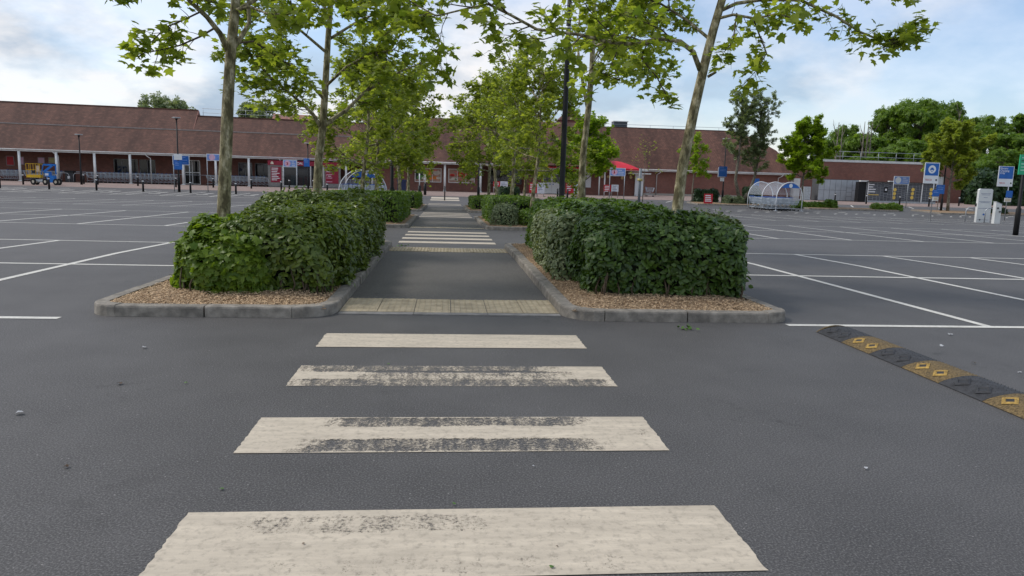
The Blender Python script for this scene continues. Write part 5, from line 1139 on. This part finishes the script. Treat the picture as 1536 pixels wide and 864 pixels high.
# big near column with side arm
g = at(843.0, 22.8); g.z = gz(22.8) + .1; l = empty('lamp_post', g, rad(0), label='thick black lamp column with thin white side arm above the variegated shrub', cat='lamp post'); l.rotation_euler = (0, rad(.25), 0)
m = MB(); m.tube([(0, 0, 0), (0, 0, .62), (0, 0, .80), (0, 0, 5.0), (0, 0, 8.6)], [.15, .145, .088, .080, .06], 16); m.build('column', BLACK, l)
m = MB(); m.tube([(0, 0, .60), (0, 0, .64)], .155, 16); m.build('collar', BLACK, l)
zA = P(853, 42, 22.8).z - g.z; m = MB(); m.tube([(-.05, 0, zA), (-1.15, .0, zA - .12)], [.022, .018], 8); m.build('side_arm', GREYM, l)
m = MB(); m.tube([(0, 0, zA - .03), (0, 0, zA + .03)], .1, 14); m.tube([(0, 0, zA + .22), (0, 0, zA + .25)], .1, 14); m.build('clamp_band', GREYM, l)
m = MB(); m.tube([(0, 0, 8.5), (0, 0, 8.7), (0, 0, 8.8)], [.09, .3, .24], 16); m.build('lamp_head', M('lamp_head_grey', (.33, .34, .35), .4), l)
g = G(1523, 353); l = empty('lamp_post', g, label='black lamp post with thick painted foot and green sign beside the charging points', cat='lamp post')
m = MB(); m.tube([(0, 0, 0), (0, 0, 1.05), (0, 0, 1.1), (0, 0, 6.5)], [.10, .095, .062, .05], 14); m.build('column', BLACK, l)
m = MB(); m.tube([(0, 0, 6.4), (0, 0, 6.5), (0, 0, 6.62)], [.07, .4, .3], 16); m.build('lamp_head', M('lamp_head_grey', (.33, .34, .35), .4), l)
s = empty('green_sign', g + Vector((.12, -.12, 0)), label='green parking notice board fixed to the black lamp post by the charging points', cat='sign')
z0, z1 = P(1530, 262, g.y).z - g.z, P(1532, 232, g.y).z - g.z; MB().bb(-.45, .5, -.02, .02, z0, z1).build('board', GREENS, s)
rg = random.Random(2)
for i in range(5): MB().bb(-.38, -.38 + rg.uniform(.5, .8), -.024, -.021, z1 - .14 - .12 * i, z1 - .10 - .12 * i).build('lettering', DARKM if i == 1 else M('sign_pale_green', (.4, .7, .55), .5), s)

# ------------------------------------------------------------------ signs
def board(name, label, pxc, Y, px0, py0, px1, py1, face, posts=(), rim=.05, rimm=None, th=.03, group=None, pm=None):
    """flat sign board spanning two image corners at distance Y, standing on posts"""
    a, c = P(px0, py0, Y), P(px1, py1, Y); x0, x1, z1, z0 = a.x, c.x, a.z, c.z; g0 = gz(Y); cx = (x0 + x1) / 2
    s = empty(name, (cx, Y, g0), label=label, cat='sign', group=group); x0 -= cx; x1 -= cx; z0 -= g0; z1 -= g0
    bd = MB().bb(x0, x1, -th / 2, th / 2, z0, z1).build('board', rimm or SIGNW, s)
    if face: MB().bb(x0 + rim, x1 - rim, -th / 2 - .006, -th / 2 - .001, z0 + rim, z1 - rim).build('face', face, s)
    for f in posts: x = x0 + (x1 - x0) * f; m = MB(); m.cyl((x, .05, 0), .032, z1 - .02, 10); m.build('post', pm or GREYM, s)
    return s, x0, x1, z0, z1
def marks(s, x0, x1, zt, n, dz, m, y=-.024, seed=1, h=.05):
    rg = random.Random(seed)
    for i in range(n): MB().bb(x0, x0 + (x1 - x0) * rg.uniform(.55, 1), y - .003, y, zt - dz * i - h, zt - dz * i).build('lettering', m, s)
def roundel(s, cx, cz, r, m1=None, m2=None, y=-.024):
    MB().disc((cx, y, cz), r).build('emblem', m1 or SIGNW, s)
    if m2: MB().disc((cx - r * .1, y - .003, cz + r * .25), r * .2).build('emblem_mark', m2, s); MB().add([(cx - r * .35, y - .003, cz - r * .5), (cx + r * .15, y - .003, cz - r * .5), (cx + r * .2, y - .003, cz + .05 * r), (cx - r * .1, y - .003, cz + .1 * r)], [(0, 1, 2, 3)]).build('emblem_mark', m2, s)
# by the white doors
s, x0, x1, z0, z1 = board('bay_sign', 'blue and white sign on two thin posts beside the blue-signed lamp post', 0, 63, 258.5, 232.5, 284.5, 248, SIGNB, (.03, .97)); marks(s, x0 + .8, x1 - .15, z1 - .15, 3, .22, SIGNL)
q = L1_.location; s, x0, x1, z0, z1 = board('post_sign', 'stacked white and blue notice fixed to the lamp post by the white doors', 0, q.y - .12, 260.5, 231, 273, 240, None, ()); 
s, x0, x1, z0, z1 = board('post_sign', 'blue parking notice below the white notice on the lamp post by the white doors', 0, q.y - .14, 261, 241, 273.5, 254.5, SIGNB, (), .02, SIGNB); marks(s, x0 + .08, x1 - .2, z1 - .1, 3, .12, SIGNL, h=.04)
s, x0, x1, z0, z1 = board('bay_sign', 'pale blue sign with pink roundel on two posts beside the front plane trunk', 0, 63.5, 309.5, 230.5, 330.5, 241.5, SIGNL, (.02, .98)); roundel(s, x0 + .45, (z0 + z1) / 2, .25, PINK); marks(s, x0 + .8, x1 - .12, z1 - .15, 3, .16, SIGNB)
s, x0, x1, z0, z1 = board('bay_sign', 'pale blue disabled bay sign with pink roundel before the maroon kiosk', 0, 66, 424.5, 239.5, 445.5, 251, SIGNL, (.02, .98)); roundel(s, x0 + .38, (z0 + z1) / 2, .26, PINK, RED); marks(s, x0 + .75, x1 - .12, z1 - .15, 3, .16, SIGNW)
s, x0, x1, z0, z1 = board('post_sign', 'blue parking notice fixed to the lamp post before the maroon kiosk', 0, G(462.5, 285).y - .12, 455.5, 237.5, 464.5, 250, SIGNB, (), .02, SIGNB); marks(s, x0 + .05, x1 - .1, z1 - .08, 3, .12, SIGNL, h=.04)
# entrance boards
for i, (c0, r0, c1, r1, Y, m, lb) in enumerate(((740, 272, 750, 280, 74, RED, 'small red board behind the dark clipped shrub by the entrance'), (750.5, 272, 761.5, 280.5, 74, SIGNW, 'small white board behind the dark clipped shrub by the entrance'),
        (794, 274, 805.5, 289.5, 70, RED, 'tall red board standing before the white double doors'), (806, 274, 816.5, 290.5, 70, SIGNW, 'tall white notice board beside the red board before the white double doors'),
        (849, 275, 860.5, 290.5, 68, RED, 'tall red board behind the bollard by the dark shop window'), (861, 276, 866, 290.5, 68, SIGNW, 'narrow white board beside the red board by the dark shop window'),
        (906, 277, 916, 287.5, 72, RED, 'small red board under the pink-roundel sign by the red canopy'), (917.5, 277, 927.5, 287.5, 72, SIGNW, 'small white framed board under the pink-roundel sign by the red canopy'))):
    s, x0, x1, z0, z1 = board('standing_board', lb, 0, Y, c0, r0, c1, r1, m if m is RED else M('board_grey_white', (.6, .62, .68), .5), (.08, .92), .03, m if m is RED else SIGNW)
    marks(s, x0 + .08, x1 - .08, z1 - .12, 4, .16, SIGNW if m is RED else M('print_grey', (.3, .32, .4), .5), seed=i, h=.07)
s, x0, x1, z0, z1 = board('bay_sign', 'pale blue sign with pink roundel on two posts before the red canopy', 0, 64, 915, 251.5, 938, 264.5, SIGNL, (.03, .97)); roundel(s, x0 + .42, (z0 + z1) / 2, .28, PINK, RED); marks(s, x0 + .75, x1 - .12, z1 - .18, 3, .16, SIGNW)
q = at(960, 63.8); k = empty('tree_stake', q, label='grey stake with yellow band beside the nearly leafless sapling', cat='stake'); m = MB(); m.cyl((0, 0, 0), .12, 2.95, 10); m.build('post', M('grey_stake', (.2, .22, .24), .6), k); m = MB(); m.cyl((0, 0, 1.85), .24, .22, 10); m.build('band', M('band_straw', (.5, .42, .16), .6), k)
# red board and notices by the silvery tree
s, x0, x1, z0, z1 = board('standing_board', 'rounded red board with white lettering on the kerb strip by the silvery tree', 0, 63, 1056.5, 290.5, 1068.5, 305.5, RED, (), .0, RED); marks(s, x0 + .1, x1 - .1, z1 - .12, 4, .16, SIGNW, seed=5, h=.08)
Y = G(1083, 304).y - .12
s, *_ = board('post_sign', 'white edged notice behind the blue notice on the lamp post by the silvery tree', 0, Y + .03, 1077.5, 251, 1088, 266, None, ())
s, x0, x1, z0, z1 = board('post_sign', 'blue parking notice on the lamp post by the silvery tree', 0, Y - .02, 1079, 249.5, 1090, 265, SIGNB, (), .02, SIGNB); marks(s, x0 + .08, x1 - .1, z1 - .1, 3, .14, SIGNL, h=.04)
s, *_ = board('post_sign', 'small white plate under the blue notice by the silvery tree', 0, Y, 1080.5, 266.5, 1086, 272, None, ())

# grey steel locker bank and delivery lockers
def locker_bank():
    Y = 82.0; a, c = P(1226, 302, Y), P(1293, 303, Y); zt = P(1250, 269, Y).z; b = empty('steel_locker_bank', ((a.x + c.x) / 2, Y, gz(Y) + .006), label='plain grey steel cabinet bank against the brick block', cat='locker'); W = c.x - a.x; H = zt - gz(Y)
    GL = M('grey_locker_steel', (.40, .43, .46), .45, .1, 1.5, metal=.15); MB().bb(-W / 2, W / 2, .03, 1.6, 0, H).build('carcass', M('dark_gap', (.08, .085, .09), .6), b)
    n = 8
    for i in range(n):
        x0, x1 = -W / 2 + W * i / n + .02, -W / 2 + W * (i + 1) / n - .02
        zs = (0.06, H * .5, H - .04) if i != 5 else (.06, H * .22, H * .42, H * .62, H - .04)
        for za, zb in zip(zs, zs[1:]): MB().bb(x0, x1, 0, .028, za + .015, zb - .015).build('panel', GL, b)
    q = P(1212, 290, 82); u = empty('utility_cabinet', (q.x, 82.2, gz(82) + .006), label='narrow pale grey utility cabinet left standing by the locker bank', cat='cabinet'); hh = P(1212, 280, 82).z - gz(82); MB().bb(-.42, .42, 0, .7, 0, hh).build('body', M('pale_cabinet', (.42, .46, .48), .5), u); MB().bb(-.38, .38, -.02, -.001, .1, hh - .1).build('door', M('pale_cabinet', (.42, .46, .48), .5), u)
locker_bank()
def delivery_lockers():
    Y = 79.5; a, c = P(1298, 304, Y), P(1403, 308, Y); zt = P(1340, 274, Y).z; g = gz(Y) + .006
    b = empty('delivery_lockers', ((a.x + c.x) / 2, Y, g), label='long dark delivery locker bank with yellow round stickers and white grid', cat='locker'); W = c.x - a.x; H = zt - g
    LK = M('locker_charcoal', (.085, .092, .105), .45, .2, 1); MB().bb(-W / 2, W / 2, .05, .8, 0, H).build('carcass', M('locker_trim', (.42, .44, .46), .5), b)
    MB().bb(-W / 2 - .9, -W / 2 - .02, .1, .8, 0, H).build('side_cabinet', BLACK, b); MB().bb(-W / 2 - .1, W / 2, -.25, .9, H + .002, H + .08).build('roof_panel', BLACK, b); MB().bb(-W / 2 - .85, -W / 2 + .1, -.1, .3, H + .02, H + .16).build('roof_trim', GUT, b)
    MB().bb(-W / 2 + 2.6, -W / 2 + 5.0, -.1, .3, H + .082, H + .2).build('roof_trim', GUT, b)
    nc = 20; rg = random.Random(4)
    for i in range(nc):
        x0, x1 = -W / 2 + W * i / nc + .025, -W / 2 + W * (i + 1) / nc - .025; nr = rg.choice((6, 8, 8, 9)); z = .2
        hs = [rg.choice((.8, 1, 1, 1.5)) for _ in range(nr)]; k = (H - .26) / sum(hs)
        for h in hs: MB().bb(x0, x1, .02, .048, z + .012, z + h * k - .012).build('locker_door', LK, b); z += h * k
    for f in (.02, .785): MB().bb(-W / 2 + W * f - .05, -W / 2 + W * f + .05, -.03, .018, .12, H - .02).build('white_upright', WHITE, b)
    YS = M('sticker_yellow', (.75, .52, .10), .5, .1, 3)
    for px in (1342, 1369, 1396.5):
        x = P(px, 290, Y).x - b.location.x
        for k, py in enumerate((284.5, 290.5, 296.5)): MB().disc((x - .02 * k, .012, P(px, py, Y).z - g), .2).build('round_sticker', YS, b)
    sx = P(1328.5, 288, Y); MB().bb(sx.x - b.location.x - .22, sx.x - b.location.x + .22, -.01, .018, 1.15, 1.75).build('screen_surround', BLACK, b); MB().bb(sx.x - b.location.x - .11, sx.x - b.location.x + .11, -.016, -.012, 1.35, 1.58).build('screen', SIGNW, b)
    for i in range(4): MB().bb(-W / 2 + .14, -W / 2 + .14 + (.75, .6, .95, .9)[i], .010, .016, 1.95 - .27 * i, 2.06 - .27 * i).build('lettering', SIGNW, b)
    MB().bb(-W / 2 + .14, -W / 2 + 1.5, .010, .016, .82, .90).build('lettering', YS, b)
delivery_lockers()
s, x0, x1, z0, z1 = board('bay_sign', 'pale blue sign with white roundel on two posts before the delivery lockers', 0, 66, 1341.5, 264, 1363.5, 277, SIGNL, (.03, .97)); roundel(s, x0 + .42, (z0 + z1) / 2, .3, SIGNW); marks(s, x0 + .85, x1 - .12, z1 - .15, 3, .18, SIGNW)
# tall sign with car emblem
Y = G(1400, 332).y
s, x0, x1, z0, z1 = board('charging_sign', 'tall white sign with blue top and white car roundel on one pole', 0, Y, 1388, 243.5, 1406.5, 275.5, None, (), pm=GREYM)
m = MB(); m.cyl((x1 - .2, .05, 0), .03, z1 - .1, 10); m.build('post', GREYM, s)
zm = z0 + (z1 - z0) * .38; MB().bb(x0 + .05, x1 - .05, -.022, -.017, zm, z1 - .05).build('blue_field', SIGNB, s); cx, cz = 0, (zm + z1) / 2 - .02; R_ = .25
MB().disc((cx, -.025, cz), R_, n=32).build('emblem', SIGNW, s)
MB().add([(cx - .13, -.028, cz - .03), (cx + .13, -.028, cz - .03), (cx + .13, -.028, cz + .03), (cx + .085, -.028, cz + .05), (cx + .06, -.028, cz + .11), (cx - .06, -.028, cz + .11), (cx - .085, -.028, cz + .05), (cx - .13, -.028, cz + .03)], [list(range(8))]).build('car_mark', SIGNB, s)
for dx in (-.08, .08): MB().disc((cx + dx, -.028, cz - .06), .03, n=12).build('car_mark', SIGNB, s)
MB().add([(cx - .06, -.028, cz - .11), (cx + .06, -.028, cz - .11), (cx, -.028, cz - .18)], [(0, 2, 1)]).build('car_mark', SIGNB, s)
lettering('TESCO', .15, RED, s, (x0 + .08, -.019, z0 + .17)); MB().disc((x1 - .14, -.019, z0 + .22), .06, n=12).build('emblem', DARKM, s)
def hood(Y, a, b_, c, d, lb, m): return board('post_sign', lb, 0, Y, a, b_, c, d, m, (), .02, m)
Y2 = G(1411, 318).y - .12
board('post_sign', 'blank white back of a sign behind the car roundel sign', 0, Y2 + .4, 1406.5, 265, 1415.5, 279.5, None, (.5,))
s, x0, x1, z0, z1 = hood(Y2, 1405.5, 277, 1416, 291, 'blue parking notice on the lamp post beside the spreading olive tree', SIGNB); marks(s, x0 + .08, x1 - .1, z1 - .1, 3, .14, SIGNL, h=.04)
s, x0, x1, z0, z1 = hood(Y - .05, 1399.5, 284.5, 1408.5, 294.5, 'small blue notice on the pole of the car roundel sign', SIGNB); marks(s, x0 + .04, x1 - .06, z1 - .06, 2, .1, SIGNL, h=.03)
board('post_sign', 'small white and orange plate under the blue notice on the car sign pole', 0, Y - .05, 1399.5, 295, 1406.5, 301.5, M('plate_cream', (.66, .55, .4), .5), (), .03)
# electric charging sign
Y = 49.0
s, x0, x1, z0, z1 = board('charging_sign', 'white sign with blue top reading Electric Charging Only on one pole', 0, Y, 1499, 249, 1518, 280, None, ())
m = MB(); m.cyl((x1 - .22, .05, 0), .03, z1 - .1, 10); m.build('post', GREYM, s)
zm = z0 + (z1 - z0) * .38; MB().bb(x0 + .06, x1 - .05, -.022, -.017, zm, z1 - .03).build('blue_field', SIGNB, s)
lettering('Electric\nCharging\nOnly', .19, SIGNW, s, (x0 + .1, -.026, z1 - .22)); lettering('TESCO', .15, RED, s, (x0 + .12, -.019, z0 + .18)); MB().disc((x1 - .14, -.019, z0 + .24), .06, n=12).build('emblem', DARKM, s)
s, *_ = hood(Y - .06, 1510, 286, 1518, 296.5, 'blue notice on the pole of the Electric Charging Only sign', SIGNB)
board('post_sign', 'white and orange plate under the blue notice on the charging sign pole', 0, Y - .06, 1507, 297, 1516, 303, M('plate_cream', (.66, .55, .4), .5), (), .03)
# white charging point and its slim neighbour
g = G(1471, 333.5); cz_ = empty('charging_point', (g.x, g.y, g.z), rad(-8), label='wide white rapid charging cabinet with small dark print', cat='charger'); H = P(1472, 283, g.y).z - g.z; W = .84
prof = [(-W / 2, 0), (W / 2, 0), (W / 2, H - .08), (W / 2 - .08, H), (-W / 2 + .08, H), (-W / 2, H - .08)]
mb = MB(); n = len(prof); mb.add([(x, -.2, z) for x, z in prof] + [(x, .02, z) for x, z in prof], [list(range(n)), [n + i for i in range(n)][::-1]] + [(i, n + i, n + (i + 1) % n, (i + 1) % n) for i in range(n)]); mb.build('cabinet', M('charger_white', (.70, .71, .69), .4, .05, 2, dirt=.2), cz_)
for z, w_ in ((H * .86, .6), (H * .82, .5), (H * .74, .25), (H * .62, .7), (H * .59, .55), (H * .42, .75), (H * .08, .7)): MB().bb(-w_ / 2, w_ / 2, -.206, -.202, z - .015, z + .015).build('lettering', M('print_grey', (.3, .32, .4), .5), cz_)
MB().disc((.0, -.206, H * .24), .07, n=6).build('emblem', SIGNB, cz_); MB().disc((-.2, -.206, H * .08), .05, n=12).build('emblem', DARKM, cz_); MB().bb(-W / 2 - .05, -W / 2 - .002, -.08, .05, H * .48, H * .56).build('socket', DARKM, cz_)
g = G(1493, 335.5); c2 = empty('charging_post', (g.x, g.y, g.z), rad(-10), label='slim white charging post with slanted grey top beside the wide cabinet', cat='charger'); H = P(1495, 303, g.y).z - g.z
mb = MB(); mb.add([(-.17, -.15, 0), (.17, -.15, 0), (.17, -.15, H - .14), (-.17, -.15, H), (-.17, .15, 0), (.17, .15, 0), (.17, .15, H - .14), (-.17, .15, H)], [(0, 1, 2, 3), (7, 6, 5, 4), (0, 4, 5, 1), (1, 5, 6, 2), (2, 6, 7, 3), (3, 7, 4, 0)]); mb.build('post', M('charger_white', (.70, .71, .69), .4, .05, 2, dirt=.2), c2)
mb = MB(); mb.bar((-.18, 0, H + .02), (.18, 0, H - .12), .31, .04); mb.build('cap', M('lamp_head_grey', (.33, .34, .35), .4), c2)
for x, z in ((-.05, H * .72), (.08, H * .56)): MB().tube([(x, -.15, z), (x, -.2, z)], .05, 10).build('socket', DARKM, c2)
for i, (px, py) in enumerate(((1455, 333), (1484, 334.5))):
    g = G(px, py); h = MB(); h.tube([(-.35, 0, 0), (-.35, 0, .75), (-.2, 0, .92), (.2, 0, .92), (.35, 0, .75), (.35, 0, 0)], .028, 8); o = h.build('hoop_guard', GREYM, None, g); tag(o, 'grey tubular hoop guard beside the white charging cabinets', 'barrier', 'hoop guards at the chargers')
# terrace lamp and heaters far behind
q = P(1476, 270, 86); l = empty('garden_lamp', (q.x, 86, -.094), label='cream globe lamp over dark conical shades beyond the brick block', cat='lamp'); z = q.z + .1
MB().cyl((0, 0, 0), .05, z - .2, 8).build('post', BLACK, l); m = MB()
m.tube([(0, 0, z - .25 + .0), (0, 0, z - .18), (0, 0, z), (0, 0, z + .18), (0, 0, z + .25)], [.03, .2, .26, .2, .03], 12); m.build('globe', M('globe_cream', (.7, .58, .4), .4), l)
for dx in (-.3, 1.6): m = MB(); m.tube([(dx, 0, z - 1.0), (dx, 0, z - .25)], [.45, .06], 10); m.build('shade', M('shade_grey', (.12, .15, .15), .6), l)
m = MB(); m.bar((-.4, 0, z - .95), (1.8, 0, z - .95), .05); m.build('crossbar', BLACK, l)

# kerbed strip on the right of the lot
st = empty('planting_strip', (0, 0, 0), kind='structure', label='long kerbed strip of soil with low shrubs before the paved road', cat='planting bed')
for xa, xb, ya, yb in ((G(1050, 308).x, G(1205, 311).x, 62.6, 65.6), (G(1206, 313).x, G(1345, 317).x, 59.9, 62.4), (G(1400, 320).x, G(1540, 322).x, 57.8, 61.8)):
    sheet(MB(), xa + .12, xb - .12, ya + .12, yb - .12, .12).build('soil', SOILM, st)
    for a, c in (((xa, ya), (xb, ya)), ((xb, ya), (xb, yb)), ((xb, yb), (xa, yb)), ((xa, yb), (xa, ya))):
        a, c = Vector(a), Vector(c); n = max(1, round((c - a).length / .92))
        for i in range(n): kerb_piece([a + (c - a) * (i / n + .002), a + (c - a) * ((i + 1) / n - .002)], -1, 'kerb_stone', st)

# ------------------------------------------------------------------ litter and fallen leaves
rgl = random.Random(77)
def scrap(px, py, size, mat, name, label, cat, group):
    q = G(px, py); n = 7; m = MB(); a0 = rgl.uniform(0, 6)
    pts = [(size * .6 * rgl.uniform(.5, 1) * math.cos(a0 + 6.283 * i / n), size * rgl.uniform(.3, .6) * math.sin(a0 + 6.283 * i / n), .003 + rgl.uniform(0, .35) * size) for i in range(n)]
    m.add(pts + [(0, 0, .004 + .2 * size)], [(i, (i + 1) % n, n) for i in range(n)]); m.build(name, mat, None, (q.x, q.y, q.z + .004), label=label, cat=cat, group=group)
PAPER = M('litter_paper', (.4, .41, .42), .7); DRY = M('dry_leaf', (.10, .065, .04), .9, .4, 30); FRESH = M('fallen_green_leaf', (.07, .16, .02), .6, .3, 20)
for px, py, s in ((216, 523, .045), (28, 622, .05), (1425, 503, .05), (1412, 520, .045), (1529, 560, .03), (1298, 704, .025), (800, 701, .012), (590, 463, .03)): scrap(px, py, s, PAPER, 'paper_scrap', 'small pale scrap of paper litter lying on the asphalt', 'litter', 'paper scraps on the asphalt')
for px, py, s in ((100, 702, .03), (180, 577, .04), (1460, 546, .04), (455, 818, .012), (836, 822, .01)): scrap(px, py, s, DRY, 'dry_leaf', 'small curled brown dry leaf on the asphalt', 'leaf', 'dry leaves on the asphalt')
for px, py, s in ((681, 758, .02), (827, 853, .022), (279, 576, .025), (583, 547, .02), (333, 735, .02)): scrap(px, py, s, FRESH, 'fallen_leaf', 'small fresh green leaf fragment on the crossing', 'leaf', 'green leaf fragments on the crossing')
def leafy_sprig(px, py, r, n, label):
    q = G(px, py); rg = np.random.default_rng(int(px)); p = np.stack([rg.normal(0, r, n), rg.normal(0, r * .7, n), rg.uniform(.005, .05, n)], 1)
    e_ = empty('leafy_sprig', q, label=label, cat='leaves'); mt = frames(rg.normal(0, .5, (n, 3)) + [0, 0, 1], rg.normal(0, 1, (n, 3))) * .05
    scatter('leaves', LV_OVAL, LF_OVAL, mt, p, FRESH, e_)
    st_ = MB(); st_.tube([(-r, 0, .006), (0, .02, .012), (r, 0, .006)], .004, 5); st_.build('stem', TWIG, e_)
leafy_sprig(1031, 495, .045, 12, 'fallen green leafy sprig on the lane before the dark broad-leaved hedge')
leafy_sprig(603, 369.5, .07, 14, 'tuft of green weed at the end of the first path section')
for o in list(TP.children): bpy.data.objects.remove(o)
bpy.data.objects.remove(TP)
